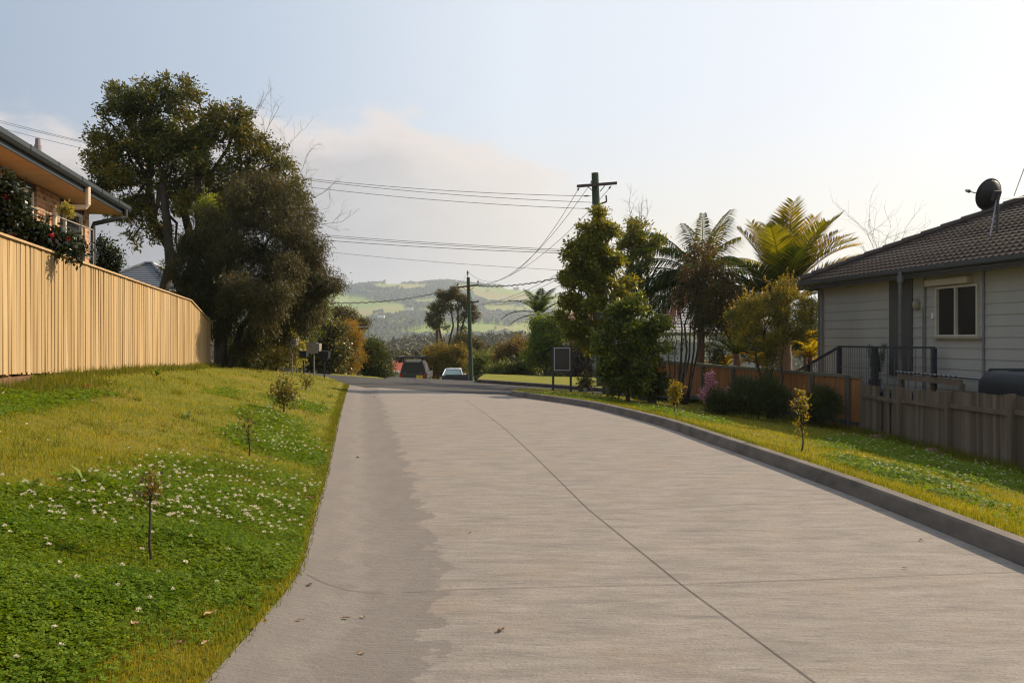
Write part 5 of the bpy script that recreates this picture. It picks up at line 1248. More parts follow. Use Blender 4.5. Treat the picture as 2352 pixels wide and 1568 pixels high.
d = 80; plant('flat_topped_tree', 'small dark tree with flat top right of the orange bush', 'tree', onH(822, 800, d), pxblobs([(820, 742, 9), (831, 745, 9), (838, 741, 6), (815, 735, 6), (826, 752, 8)], d, z=.6), LF_GUM, 240, 14, .2, .08, .25, 58, trunk=.09, twigs=40, fork=P(823, 765, d))
# --- centre
d = 86; plant('gum_tree', 'tall open crowned gum tree on pale bare limbs left of the slim green pole', 'tree', onH(1043, 860, d),
      pxblobs([(1022, 682, 14), (1038, 674, 15), (1052, 683, 14), (1066, 690, 12), (1012, 695, 10), (1003, 710, 12), (1015, 715, 9), (992, 728, 9), (985, 742, 8), (998, 748, 9), (1012, 738, 9), (1030, 705, 8), (1050, 708, 8), (1078, 702, 14), (1089, 712, 10), (1070, 722, 8), (1082, 732, 7), (1060, 735, 7), (1095, 722, 6), (1040, 722, 6), (1025, 752, 6), (1062, 756, 6)], d, z=.7),
      LF_GUM, 1150, 14, .20, .075, .20, 60, trunk=.15, twigs=230, fork=P(1041, 750, d), bark=BARK, shell=.15, sub=4, stems=[(-1.2, 0, 1.6), (-.3, .3, 2.0), (.5, -.2, 1.9), (1.3, .2, 1.5)], limb=.3)
d = 84; plant('bush', 'dark spreading bush under the gum tree behind the clipped hedge', 'bush', onH(1068, 870, d), pxblobs([(1060, 786, 16), (1076, 790, 16), (1044, 792, 12), (1092, 800, 14), (1103, 792, 10)], d), LF_GUM, 520, 13, .22, .09, .25, 61, trunk=.1, twigs=20)
d = 70; plant('clipped_hedge', 'boxy clipped hedge with golden new growth on top above the white car', 'hedge', onH(1022, 875, d),
      pxblobs([(990, 815, 21), (1010, 812, 20), (1030, 813, 20), (1050, 813, 20), (1066, 815, 18), (990, 838, 20), (1012, 838, 22), (1036, 838, 22), (1058, 838, 20), (1000, 858, 16), (1060, 858, 16)], d, dy=1.5, z=1.),
      LM('hedge_leaf', (.03, .036, .008), (.11, .095, .012), .36, .55, (.27, .18, .018), (1.5, 1.2, .3), .35), 1500, 14, .16, .06, .18, 62, trunk=.1, twigs=20, shell=.65, rag=.06, out=.9, up=.35)
for (x, yb, d, bl, mt, lab, n, sd) in [
    (1108, 868, 66, [(1100, 835, 20), (1112, 848, 18), (1094, 850, 16), (1120, 830, 14)], LF_MID, 'loose green bush just right of the slim green pole', 480, 63),
    (1135, 850, 78, [(1125, 835, 10), (1140, 838, 12), (1150, 834, 10)], LF_OR, 'low orange brown shrub far behind the garden net', 170, 64),
    (1180, 866, 57, [(1165, 820, 28), (1190, 835, 30), (1150, 838, 20), (1215, 838, 24), (1200, 810, 24), (1180, 800, 20)], LM('brown_gold_leaf', (.04, .034, .012), (.12, .085, .022), .35, .6, (.22, .14, .03)), 'wide brown gold feathery bush in the middle distance left of the sign', 980, 65),
    (1135, 868, 54, [(1128, 858, 11), (1145, 853, 13), (1160, 850, 13)], LF_MID, 'low bright green strappy clump at the road edge', 300, 66),
    (1185, 868, 54, [(1175, 852, 13), (1192, 846, 16), (1210, 846, 15), (1225, 858, 12)], LF_DK, 'low dark green clump on the lawn across the road', 380, 67),
    (1250, 868, 53, [(1235, 760, 24), (1262, 752, 28), (1290, 758, 26), (1250, 785, 32), (1285, 790, 30), (1310, 780, 22), (1240, 815, 30), (1275, 822, 30), (1228, 740, 12)], LM('fresh_leaf', (.035, .06, .010), (.10, .14, .016), .4, .5, (.18, .20, .022), (1.4, 1.3, .4), .6), 'rounded fresh green tree behind the sign board', 1900, 68),
    (1330, 880, 46, [(1322, 810, 24), (1336, 835, 26), (1310, 840, 22), (1342, 790, 18), (1325, 860, 20)], LM('purple_dark_leaf', (.018, .018, .014), (.05, .042, .035), .2, .4, (.13, .10, .09)), 'dark purplish bush right of the sign board', 700, 69),
    (1345, 893, 34, [(1345, 880, 8), (1340, 888, 7), (1350, 886, 7), (1346, 870, 5)], LF_OLV, 'thin weedy shrub on the verge between the sign and the tall pole', 60, 70)]:
    plant('bush', lab, 'bush', onH(x, yb, d), pxblobs(bl, d), mt, n, 14, .0023*d+.05, .0009*d+.01, .004*d, sd, trunk=.06, twigs=30, shell=.35)
# golden spiky heads on the brown bush
# distant small trees in the valley
rng = np.random.default_rng(33)
k = 0
for (x, ytop, d, r) in [(1120, 790, 150, 14), (1150, 783, 170, 15), (1095, 800, 130, 11), (1185, 785, 160, 14), (1130, 812, 110, 12), (1168, 806, 120, 12), (905, 800, 150, 14), (925, 812, 130, 13), (960, 800, 160, 14), (940, 830, 125, 10), (885, 795, 170, 13), (980, 795, 180, 13)]:
    lab = ['grey green distant tree, %s' % w_ for w_ in ('topmost right of the slim pole', 'tallest in the gap left of the sign', 'just right of the slim green pole', 'left of the distant palm', 'low in the valley right of the pole', 'low left of the brown gold bush', 'above the red tiled roof', 'right of the red tiled roof', 'directly above the utility truck rack', 'just behind the utility truck rack', 'left above the red tiled roof', 'left above the clipped hedge')][k]; k += 1
    plant('distant_tree', lab, 'tree', onH(x, 860, d), pxblobs([(x, ytop+r, r), (x-r*.7, ytop+r*1.6, r*.8), (x+r*.7, ytop+r*1.5, r*.8), (x, ytop+2.2*r, r)], d), FOREST if k % 2 else LF_GUM, 240, 12, .35, .16, .4, 100+k, trunk=.14, twigs=30, group='distant trees in the valley')
# --- right group
d = 30.5; b_ = onH(1405, 890, d)
plant('tall_tree', 'tall narrow yellow green tree hiding the lower part of the tall pole', 'tree', b_,
      pxblobs([(1375, 505, 24), (1355, 535, 34), (1395, 540, 26), (1330, 560, 22), (1350, 585, 40), (1395, 590, 26), (1322, 610, 30), (1345, 640, 40), (1310, 660, 26), (1390, 640, 30), (1325, 690, 36), (1365, 690, 40), (1400, 700, 34), (1298, 690, 14), (1345, 735, 30), (1395, 745, 34), (1420, 720, 24), (1300, 585, 12), (1325, 755, 26), (1350, 790, 26), (1302, 735, 18), (1296, 640, 16), (1415, 610, 22), (1425, 660, 24), (1410, 530, 16), (1438, 700, 20)], d),
      LF_YG, 2050, 13, .15, .062, .085, 80, sub=6, core_k=.22, flat=.55, trunk=.11, twigs=260, fork=P(1395, 690, d), stems=[(-.5, .1, 1.0), (-.2, .2, 1.6), (.1, .2, 1.2)], shell=.25, rag=.2, bark=BARK_PALE)
d = 38.5; plant('slender_tree', 'second slimmer yellow green tree with bare twigs on top, right of the tall one', 'tree', onH(1478, 880, d),
      pxblobs([(1450, 528, 22), (1475, 540, 22), (1500, 552, 20), (1440, 560, 20), (1470, 575, 24), (1512, 560, 16), (1440, 600, 20), (1465, 620, 18), (1450, 660, 22), (1430, 640, 18), (1490, 600, 14)], d), LF_YG, 700, 13, .16, .065, .10, 81, sub=6, core_k=.2, flat=.55, trunk=.09, twigs=160, fork=P(1475, 690, d), shell=.2, rag=.2, bark=BARK_PALE)
t = thing('bare_branch', 'fine bare twig fan above the second yellow green tree', 'bare branch', P(1460, 520, 38)); mb = MB(); rng = np.random.default_rng(4)
for a, b, ln in (((1460, 540), (1445, 480), 1.3), ((1470, 545), (1490, 485), 1.2), ((1462, 540), (1468, 490), 1.0)): A, B = P(*a, 38), P(*b, 38); twig_mesh(mb, A, B-A, ln, .016, 3, rng)
mb.build('twigs', GREYTW, t)
d = 27.8; plant('bush', 'large dense dark green bush at the foot of the tall tree', 'bush', onH(1440, 905, d),
      pxblobs([(1400, 775, 34), (1440, 745, 36), (1482, 765, 30), (1394, 820, 30), (1440, 815, 42), (1478, 812, 28), (1412, 862, 30), (1450, 862, 34), (1512, 735, 18), (1425, 712, 24), (1500, 790, 16), (1474, 862, 20), (1425, 884, 22), (1385, 850, 14), (1525, 800, 12), (1465, 700, 16)], d), LM('bush_leaf', (.018, .032, .006), (.065, .09, .012), .45, .42, (.20, .20, .025), (1.5, 1.3, .4), 1.4), 1350, 12, .15, .07, .10, 82, sub=6, core_k=.3, flat=.65, trunk=.08, twigs=160, shell=.2, rag=.36)
d = 28.6
def orange_heads(t, C, rng):
    s = C[(C[:, 2] > np.percentile(C[:, 2], 66))]; s = s[rng.choice(len(s), min(46, len(s)), replace=False)]
    m_ = 16; c_ = np.repeat(s, m_, axis=0)+rng.normal(size=(len(s)*m_, 3))*.05+np.array([0, -.08, .04]); D = rng.normal(size=c_.shape); D[:, 2] += .5
    a, b = leafverts(c_, D, .08, .03, rng); np_obj('flower_heads', a, b, LF_ORF, t)
plant('flowering_shrub', 'rounded shrub covered with orange flower heads at the end of the brown fence', 'shrub', onH(1492, 908, d), pxblobs([(1490, 848, 26), (1472, 862, 22), (1510, 866, 22), (1490, 885, 24), (1468, 890, 18), (1512, 892, 18), (1462, 815, 6)], d), LF_DK, 620, 14, .11, .04, .09, 83, trunk=.05, twigs=40, extra=orange_heads)
# palms
FR = [LM('frond_dark', (.011, .024, .004), (.036, .052, .007), .45, .7, tint=(1.6, 1.35, .3), spec=.08), LM('frond_gold', (.10, .10, .005), (.25, .19, .007), .6, .7, tint=(1.7, 1.35, .15), spec=.03), LM('frond_dead', (.15, .07, .022), (.26, .13, .04), .3, .7, tint=(1.3, 1, .5)), LM('frond_green', (.04, .055, .006), (.12, .115, .008), .55, .55, tint=(1.7, 1.4, .2), spec=.04)]
PBARK = M('palm_trunk', (.19, .125, .085), (.12, .08, .055), 3, .85, .2, 0, .4, 14, (.3, .3, 3))
d = 35.5; top = P(1612, 640, d)
fl = [(-62, 62, 3.6, 62, 0), (-75, 24, 3.3, 95, 0), (-92, 8, 3.6, 80, 0), (-70, -14, 3.5, 60, 0), (-100, -22, 3.3, 55, 0), (-55, 12, 3.2, 95, 0), (-85, 44, 3.3, 95, 0), (88, 30, 3.2, 95, 0), (80, 8, 3.0, 85, 0), (-35, 60, 3.0, 85, 0), (-50, 50, 3.4, 70, 0), (-20, 78, 2.9, 50, 0), (15, 80, 3.1, 30, 3), (48, 68, 3.4, 42, 0), (60, 74, 3.3, 36, 3), (-88, 30, 3.7, 85, 0), (-100, 14, 3.5, 72, 0), (-80, 2, 3.7, 62, 0), (-110, -12, 3.2, 50, 0), (-95, -30, 2.8, 40, 2), (72, 44, 3.3, 90, 3), (95, 18, 2.5, 90, 0), (150, 45, 2.3, 80, 0), (-150, 40, 2.2, 80, 0), (120, -10, 2.3, 70, 3), (175, 10, 2.1, 80, 0), (-60, -40, 2.2, 30, 2), (62, 60, 2.8, 55, 3), (-40, 30, 2.6, 90, 0), (-170, -20, 2.2, 60, 0), (-75, 10, 2.9, 75, 0)]
palm('feather_palm', 'dark palm with long drooping feather fronds, left one of the two large palms', onH(1608, 850, d), top, .17, .13, fl, FR, PBARK, .98, .027, 90, nl=62, sag=1.45, vee=.1)
d = 31.5; top = P(1800, 700, d)
fl = [(-50, 70, 3.5, 30, 3), (-38, 76, 3.4, 28, 1), (-15, 80, 3.3, 30, 3), (5, 84, 3.2, 20, 3), (40, 82, 3.9, 16, 3), (60, 75, 3.7, 30, 1), (75, 66, 3.6, 42, 1), (84, 58, 3.6, 55, 1), (90, 50, 3.5, 62, 1), (96, 42, 3.4, 62, 3), (102, 33, 3.1, 55, 3), (-66, 60, 3.0, 75, 0), (-80, 50, 2.7, 90, 0), (-95, 38, 2.4, 95, 0), (150, 70, 3.3, 40, 3), (-150, 70, 3.2, 45, 3), (180, 60, 3.0, 60, 0), (120, 62, 3.3, 55, 3), (70, 70, 3.8, 34, 1), (80, 62, 3.7, 48, 1), (93, 47, 3.6, 50, 1), (-25, 72, 3.5, 30, 1), (25, 80, 3.8, 18, 1), (105, 24, 2.9, 45, 3), (-120, 58, 2.8, 70, 0), (20, 60, 3.4, 50, 3), (100, 72, 3.7, 38, 3), (-20, 55, 2.9, 70, 0)]  # gold fronds hold the glow of sun behind them as painted colour
palm('feather_palm', 'tall palm with upswept golden green fronds, right one of the two large palms', onH(1806, 850, d), top, .27, .20, fl, FR, PBARK, 1.10, .023, 91, nl=68, sag=.22, vee=.28)
d = 34.0; palm('young_palm', 'young palm with stiff vase shaped fronds just above the brown fence', onH(1693, 850, d), P(1693, 812, d), .14, .12, [(-70, 68, 1.5, 40, 0), (70, 66, 1.6, 45, 0), (-30, 76, 1.6, 35, 0), (40, 78, 1.7, 30, 3), (110, 50, 1.5, 60, 3), (-110, 52, 1.4, 60, 0), (180, 60, 1.5, 55, 0), (80, 40, 1.4, 60, 1), (-80, 38, 1.4, 60, 3)], FR, PBARK, .4, .02, 92, nl=26)
for (x, y, d, lab, sd) in [(1862, 800, 33.5, 'golden yellow fronded plant glowing at the corner of the grey house', 93), (1740, 815, 34.5, 'low golden fronded plant behind the middle of the brown fence', 94), (1665, 822, 36, 'low golden fronded plant left of the young palm', 95), (1850, 772, 35, 'golden fronded plant above the other one beside the grey house', 96)]:
    palm('golden_cycad', lab, onH(x, 850, d), P(x, y+18, d), .08, .07, [(a, 58-(i % 3)*16, 1.05, 75, 1) for i, a in enumerate(range(-180, 180, 26))], FR, PBARK, .3, .018, sd, nl=20, cat='golden plant', group='golden fronded plants behind the brown fence')
d = 66; palm('distant_palm', 'distant dark palm standing behind the rounded fresh green tree', onH(1238, 800, d), P(1238, 722, d), .2, .16, [(-75, 45, 3.0, 70, 0), (-85, 15, 2.9, 60, 0), (-40, 68, 2.6, 45, 0), (10, 75, 2.4, 40, 0), (45, 66, 2.7, 45, 0), (70, 45, 2.8, 60, 0), (85, 22, 3.1, 60, 0), (95, 0, 2.4, 50, 0), (-95, -5, 2.3, 40, 0), (180, 50, 2.3, 70, 0), (140, 60, 2.4, 70, 0), (-140, 55, 2.4, 70, 0)], FR, PBARK, .75, .05, 97, nl=30, sag=.6)
d = 100; palm('distant_palm', 'tiny distant palm low in the valley right of the slim green pole', onH(1137, 840, d), P(1137, 812, d), .18, .14, [(a, 50-(i % 3)*22, 2.0, 70, 0) for i, a in enumerate(range(-180, 180, 36))], FR, PBARK, .6, .06, 98, nl=18)
# bronze-leaved multi-stem tree in front of the palms
d = 30.0; plant('bronze_tree', 'dark bronze leaved tree on many thin stems in front of the left palm', 'tree', onH(1572, 908, d),
      pxblobs([(1620, 610, 34), (1655, 640, 38), (1600, 665, 40), (1650, 690, 46), (1690, 670, 36), (1610, 715, 36), (1700, 715, 32), (1595, 575, 24), (1625, 570, 18), (1580, 625, 26), (1660, 735, 30), (1570, 700, 22)], d), LF_BRZ, 480, 13, .12, .05, .12, 84, trunk=.05, twigs=260, fork=P(1590, 770, d), stems=[(-.4, .1, .8), (-.1, -.1, .9), (.15, .1, .9), (.45, 0, .7), (.0, .2, .5)], shell=.2, rag=.2)
d = 29.0; plant('bare_shrub', 'nearly bare thin stemmed shrub against the left end of the brown fence', 'shrub', onH(1550, 905, d), pxblobs([(1535, 770, 18), (1552, 740, 18), (1570, 780, 16), (1545, 810, 14), (1530, 730, 12)], d), LF_OLV, 60, 8, .1, .03, .1, 85, trunk=.03, twigs=55, fork=P(1552, 850, d), stems=[(-.25, 0, .5), (0, .1, .7), (.2, 0, .6), (.35, .1, .4)], limb=.6)
d = 26.5; b_ = onH(1770, 890, d)
def spikes(t, C, rng):
    s = C[rng.choice(len(C), 230, replace=False)]; m_ = 18; h_ = np.tile(np.linspace(0, .34, m_), len(s))*np.repeat(rng.uniform(.5, 1.2, len(s)), m_)
    ln_ = np.repeat(rng.normal(size=(len(s), 2))*.18, m_, axis=0); c_ = np.repeat(s, m_, axis=0)+np.column_stack([ln_[:, 0]*h_*2, ln_[:, 1]*h_*2, h_]); D = rng.normal(size=c_.shape); D[:, 2] += .5
    a, b = leafverts(c_, D, .065, .026, rng); np_obj('flower_spikes', a, b, LM('spike_gold_leaf', (.11, .09, .014), (.25, .18, .025), .45, .5, tint=(1.5, 1.2, .35)), t)
plant('bottlebrush', 'yellow tipped upright bottlebrush shrub in front of the right palm', 'shrub', b_,
      pxblobs([(1775, 690, 36), (1815, 690, 34), (1790, 730, 44), (1840, 720, 30), (1745, 725, 36), (1850, 690, 18), (1800, 660, 18), (1700, 735, 26), (1675, 730, 16), (1735, 770, 34), (1790, 775, 38), (1830, 765, 28), (1690, 770, 22), (1770, 650, 10), (1815, 645, 8), (1870, 700, 12), (1730, 690, 16), (1760, 810, 30)], d),
      LM('bottlebrush_leaf', (.04, .055, .010), (.12, .12, .016), .42, .5, (.33, .23, .03), (1.5, 1.2, .35), 1.1), 1300, 14, .09, .026, .07, 86, trunk=.045, twigs=300, fork=P(1772, 830, d), stems=[(-.5, 0, .5), (-.2, .1, .7), (.1, -.1, .6), (.4, .1, .5)], shell=.15, rag=.25, up=.7, extra=spikes)
d = 34.5
for (x, yb, d, bl, mt, lab, n, sd) in [
    (1770, 850, 35.5, [(1655, 720, 36), (1700, 690, 34), (1735, 720, 34), (1745, 660, 20), (1690, 750, 30), (1620, 750, 26), (1720, 800, 28), (1760, 800, 30), (1800, 790, 30), (1840, 790, 28), (1690, 790, 24), (1860, 760, 24), (1640, 810, 24)], LF_DK, 'dark green shrubbery behind the brown fence below the palms', 1900, 71),
    (1855, 850, 36, [(1862, 740, 22), (1852, 770, 24), (1868, 790, 18), (1866, 710, 16)], LF_DK, 'dark bush in the gap between bottlebrush and grey house', 420, 72)]:
    plant('bush', lab, 'bush', onH(x, yb, d), pxblobs(bl, d), mt, n, 13, .12, .045, .14, sd, trunk=.06, twigs=20)
# shrubs along the right fence (in front of it)
def azalea(t, C, rng):
    s = C; m_ = 22; c_ = np.repeat(s, m_, axis=0)+rng.normal(size=(len(s)*m_, 3))*.035; D = rng.normal(size=c_.shape); a, b = leafverts(c_, D, .042, .04, rng); np_obj('flowers', a, b, LF_PINK, t)
d = 26.0; b_ = onH(1628, 928, d)
plant('pink_azalea', 'pink azalea in flower in front of the brown fence', 'flowering shrub', b_, pxblobs([(1632, 863, 7), (1626, 872, 8), (1638, 876, 7), (1630, 888, 8), (1615, 905, 10), (1640, 900, 8), (1652, 902, 6), (1668, 894, 5), (1680, 889, 4), (1622, 918, 8), (1618, 895, 6)], d), LF_DK, 80, 6, .07, .03, .05, 87, trunk=.02, twigs=40, fork=P(1630, 905, d), extra=azalea)
for (x, yb, d, bl, mt, lab, n, sd, lw) in [
    (1660, 940, 25.6, [(1660, 925, 22), (1690, 925, 24), (1640, 935, 16)], LF_DK, 'low dark shrub beside the pink azalea', 420, 73, (.15, .02)),
    (1740, 948, 24.8, [(1720, 905, 26), (1750, 910, 28), (1775, 920, 26), (1735, 930, 26), (1700, 915, 20), (1765, 885, 14), (1790, 935, 18)], LM('dark_strap_leaf', (.018, .028, .008), (.045, .055, .014), .25, .5), 'dark grassy mounded shrub in front of the middle of the brown fence', 950, 74, (.22, .02)),
    (1885, 965, 24.2, [(1880, 930, 24), (1895, 915, 18), (1870, 945, 18), (1905, 940, 14)], LM('dark_strap_leaf', (.018, .028, .008), (.045, .055, .014), .25, .5), 'dark grassy clump near the right end of the brown fence', 520, 75, (.25, .018))]:
    plant('bush', lab, 'bush', onH(x, yb, d), pxblobs(bl, d), mt, n, 13, lw[0], lw[1], .09, sd, trunk=.03, twigs=10, up=.8)
# bare tree far behind the house
t = thing('bare_tree', 'pale leafless twiggy tree behind the ridge of the brown tiled roof', 'tree', onH(2040, 700, 46)); rng = np.random.default_rng(14); mb = MB()
o_ = onH(2035, 700, 46); mb.tube([o_, P(2035, 640, 46)], [.12, .08], 6)
for a, b, ln in (((2035, 640), (1985, 500), 3.4), ((2035, 640), (2010, 515), 3.2), ((2035, 640), (2048, 520), 2.9), ((2035, 640), (2075, 535), 2.9), ((2035, 640), (2090, 560), 2.6), ((2035, 640), (1975, 580), 2.2), ((2035, 640), (2030, 510), 3.)): A, B = P(*a, 46), P(*b, 46); twig_mesh(mb, A, (B-A), ln, .017, 2, rng)
mb.build('branches', GREYTW, t)
# --- camellia hanging over the left fence
d = 13.2; b_ = onH(40, 800, d+.4)
def camellia_fl(t, C, rng):
    s = C[rng.choice(len(C), 9, replace=False)]+np.array([.05, -.12, 0])
    for q in s:
        c_ = q+rng.normal(size=(26, 3))*.014; D = rng.normal(size=(26, 3)); a, b = leafverts(c_, D, .036, .036, rng); np_obj('flower', a, b, LF_RED, t)
plant('camellia', 'dark glossy camellia with red flowers hanging over the pale fence below the brick house', 'shrub', b_,
      pxblobs([(2, 425, 22), (14, 455, 30), (0, 500, 40), (40, 500, 32), (75, 528, 28), (110, 545, 27), (60, 555, 32), (150, 562, 22), (100, 572, 24), (20, 550, 34), (185, 580, 16), (140, 583, 14), (0, 550, 26), (50, 470, 16, .3)], d), LF_GLOSS, 900, 11, .085, .042, .06, 99, trunk=.05, twigs=140, fork=P(45, 600, d), shell=.2, rag=.15, extra=camellia_fl)
d = 22.0; plant('small_tree', 'small dark leafy tree at the corner of the brick house above the fence', 'tree', onH(245, 800, d), pxblobs([(235, 572, 14), (250, 585, 16), (240, 605, 18), (262, 600, 12), (255, 615, 14), (232, 556, 8), (270, 590, 7)], d), LF_GLOSS, 300, 12, .09, .04, .09, 98, trunk=.04, twigs=60)
d = 14.6; plant('yellow_shrub', 'small yellow leaved plant against the brick wall above the camellia', 'shrub', onH(150, 800, d), pxblobs([(152, 478, 9), (146, 486, 8), (158, 488, 7)], d), LF_PALE, 60, 9, .06, .025, .03, 131, trunk=.015, twigs=10)
# --- saplings on the lawn and the verge
LF_SAP = LM('sapling_leaf', (.03, .042, .010), (.085, .085, .016), .4, .45, (.17, .115, .03), (1.5, 1.15, .4), 5)
LF_SAPY = LM('golden_sapling_leaf', (.06, .065, .010), (.17, .145, .016), .45, .45, (.27, .205, .025), (1.5, 1.15, .3), 5)
def sapling(lab, px, py, f, bl, mt, n, per, Ln, Wd, sp, sd, tr, up=.3, twigs=14, fk=None):
    b_ = unp(px, py, f); d = b_.y
    return plant('sapling', lab, 'sapling', b_, pxblobs(bl, d, dy=.8), mt, n, per, Ln, Wd, sp, sd, trunk=tr, twigs=twigs, up=up, group='young planted saplings', sub=0, fork=P(*(fk or (px, py-.45*(py-bl[0][1]))), d), shell=.1, limb=.6)
sapling('thin staked sapling in the clover nearest the camera', 341, 1292, L, [(343, 1105, 14), (338, 1130, 15), (355, 1118, 12), (348, 1088, 10), (330, 1145, 8), (360, 1140, 8)], LM('near_sapling_leaf', (.05, .055, .016), (.10, .075, .02), .4, .45, (.20, .12, .03), (1.5, 1.15, .4), 8), 34, 4, .042, .017, .02, 110, .0095, .5, 12, (345, 1150))
sapling('spindly bare sapling beside the second clover patch', 572, 1048, L, [(570, 965, 9), (566, 990, 9), (575, 1010, 7), (560, 1005, 6), (572, 950, 5)], LF_SAP, 22, 4, .06, .02, .03, 111, .011, .3, 12)
sapling('bushy olive sapling, leafiest on the left lawn', 652, 950, L, [(638, 905, 13), (660, 900, 14), (650, 885, 13), (642, 872, 8), (668, 910, 11), (655, 920, 12), (632, 918, 8)], LF_SAP, 110, 8, .07, .022, .07, 112, .018, .5, 50)
sapling('tiny reddish sapling near the end of the driveway', 703, 898, L, [(703, 878, 6), (706, 884, 6), (702, 868, 4)], LF_SAP, 30, 6, .07, .03, .05, 113, .012, .3, 10)
sapling('golden leaved sapling on the verge in front of the azalea', 1549, 951, RR, [(1550, 892, 10), (1545, 905, 10), (1557, 902, 10), (1550, 915, 9), (1540, 915, 6), (1560, 890, 6)], LF_SAPY, 110, 8, .06, .026, .045, 114, .016, .3, 30, (1548, 930))
sapling('tall golden leaved sapling on the verge nearest the kerb', 1844, 1038, RR, [(1838, 900, 6), (1812, 912, 6), (1845, 920, 9), (1830, 925, 8), (1852, 935, 8), (1842, 950, 10), (1836, 975, 9), (1850, 965, 8), (1841, 1000, 7), (1838, 890, 4), (1857, 925, 5)], LF_SAPY, 48, 6, .055, .024, .03, 115, .014, .5, 34, (1843, 985))
# ================================================================== GRASS, CLOVER, WEEDS, FALLEN LEAVES
rng = np.random.default_rng(123)
def scatter(poly, n, ymin, ymax, pw=2.0, xr=(-30, 22), xw=(-1.0, -.05)):
    """points in a ground polygon, denser near the camera"""
    X = []; Y = []; got = 0
    while got < n:
        m_ = n*3; u = rng.random(m_)
        y = (ymin**(1-pw)+u*(ymax**(1-pw)-ymin**(1-pw)))**(1/(1-pw))
        x = rng.uniform(xw[0], xw[1], m_)*y
        k = inpoly(x, y, poly) & (x > xr[0]) & (x < xr[1]); X.append(x[k]); Y.append(y[k]); got += int(k.sum())
    return np.concatenate(X)[:n], np.concatenate(Y)[:n]
def pnoise(x, y, s, seed): return fn(x, y, seed, 4, s)
def blades(X, Y, f, hgt, wid, lean=.5):
    n = len(X); Z = f(X, Y); a = rng.uniform(0, 6.283, n); b = rng.uniform(0, 6.283, n)
    dx, dy = np.cos(a)*wid/2, np.sin(a)*wid/2; V = np.empty((n, 3, 3))
    V[:, 0] = np.column_stack([X-dx, Y-dy, Z-.004]); V[:, 1] = np.column_stack([X+dx, Y+dy, Z-.004])
    l = lean*rng.random(n); V[:, 2] = np.column_stack([X+np.cos(b)*hgt*l, Y+np.sin(b)*hgt*l, Z+hgt*np.sqrt(np.clip(1-l*l, .05, 1))])
    return V.reshape(-1, 3), np.arange(n*3).reshape(-1, 3)
def lawn_vis(x, y): return x < Xe(y)-.01
def pxpoly(pts, f): return [(p.x, p.y) for p in (unp(a, b, f) for a, b in pts)]
CLOV = [pxpoly(q, L) for q in (
    [(-160,1135),(0,1137),(110,1138),(168,1142),(235,1122),(320,1061),(370,1051),(487,1061),(571,1071),(706,1091),(733,1152),(706,1243),(692,1305),(605,1343),(504,1390),(386,1431),(302,1427),(235,1461),(200,1540),(150,1567),(-160,1567)],
    [(540,950),(594,936),(634,950),(674,964),(690,980),(707,1000),(684,1003),(617,986),(567,962)],
    [(534,998),(567,979),(617,986),(667,1003),(734,1028),(757,1045),(745,1058),(700,1068),(650,1056),(567,1032)],
    [(600,905),(650,912),(700,922),(760,939),(750,952),(684,940),(617,925)],
    [(90,905),(200,898),(260,905),(200,915),(100,925),(0,960),(-40,940),(0,915)], [(480,900),(540,897),(560,908),(500,910)], [(170,1100),(200,1090),(220,1105),(190,1120)])]
CLOVR = [pxpoly(q, RR) for q in (
    [(1890,1030),(1960,1035),(2040,1050),(2130,1085),(2230,1112),(2352,1130),(2352,1080),(2200,1062),(2060,1015),(1960,1000),(1900,1005)],
    [(1930,1045),(2010,1062),(2130,1095),(2180,1120),(2080,1110),(1985,1085),(1925,1060)], [(2160,1125),(2240,1132),(2260,1148),(2180,1150)], [(2330,1195),(2352,1190),(2352,1215)], [(1440,926),(1540,935),(1620,955),(1680,975),(1600,968),(1480,942)], [(1190,902),(1300,903),(1420,914),(1440,925),(1320,917),(1200,907)])]
def inany(x, y, polys, wob=.12):
    sh = np.shape(x); r_ = np.minimum(np.abs(rng.normal(size=sh)), 2.2)*np.sign(rng.normal(size=sh)); xx = x+wob*fn(x, y, 61, 3, 2.6)+r_*.13; yy = y+wob*1.5*fn(x, y, 62, 3, 2.6)+rng.normal(size=sh)*.22
    k = np.zeros(np.shape(x), bool)
    for q in polys: k |= inpoly(xx, yy, q)
    return k
GR = LM('grass_blade', (.09, .128, .010), (.25, .24, .020), .42, .6, (.36, .28, .06), (1.5, 1.3, .3), 1.6, .2)
GR2 = LM('long_grass_blade', (.05, .082, .006), (.13, .145, .011), .4, .55, (.21, .17, .025), (1.5, 1.3, .3), 1.6, .2)
X, Y = scatter(lawn_poly, 270000, 2.0, 36, 1.8); k = lawn_vis(X, Y); X, Y = X[k], Y[k]
clump = .6+.55*np.clip(pnoise(X, Y, 1.1, 71), -.8, 1.2); hg = (.020+.022*rng.random(len(X)))*(.75+.5*clump)*(1+Y/40); wd = .0032*(1+Y/5.5)
V, F = blades(X, Y, L, hg, wd, .8)
X2, Y2 = scatter(verge_poly, 190000, 3, 34, 1.9, (-2, 14), (-.05, 1.25)); k = X2 > Xk(Y2)+.19; k |= Y2 > 25; X2, Y2 = X2[k], Y2[k]
clump = .6+.55*np.clip(pnoise(X2, Y2, 1.1, 72), -.8, 1.2); V2, F2 = blades(X2, Y2, RR, (.022+.026*rng.random(len(X2)))*(.75+.5*clump)*(1+Y2/40), .0032*(1+Y2/5.5), .8)
tag(np_obj('grass', np.vstack([V, V2]), np.vstack([F, F2+len(V)]), GR), 'short yellow green grass growing over the bank and the verge', 'grass', kind='stuff')
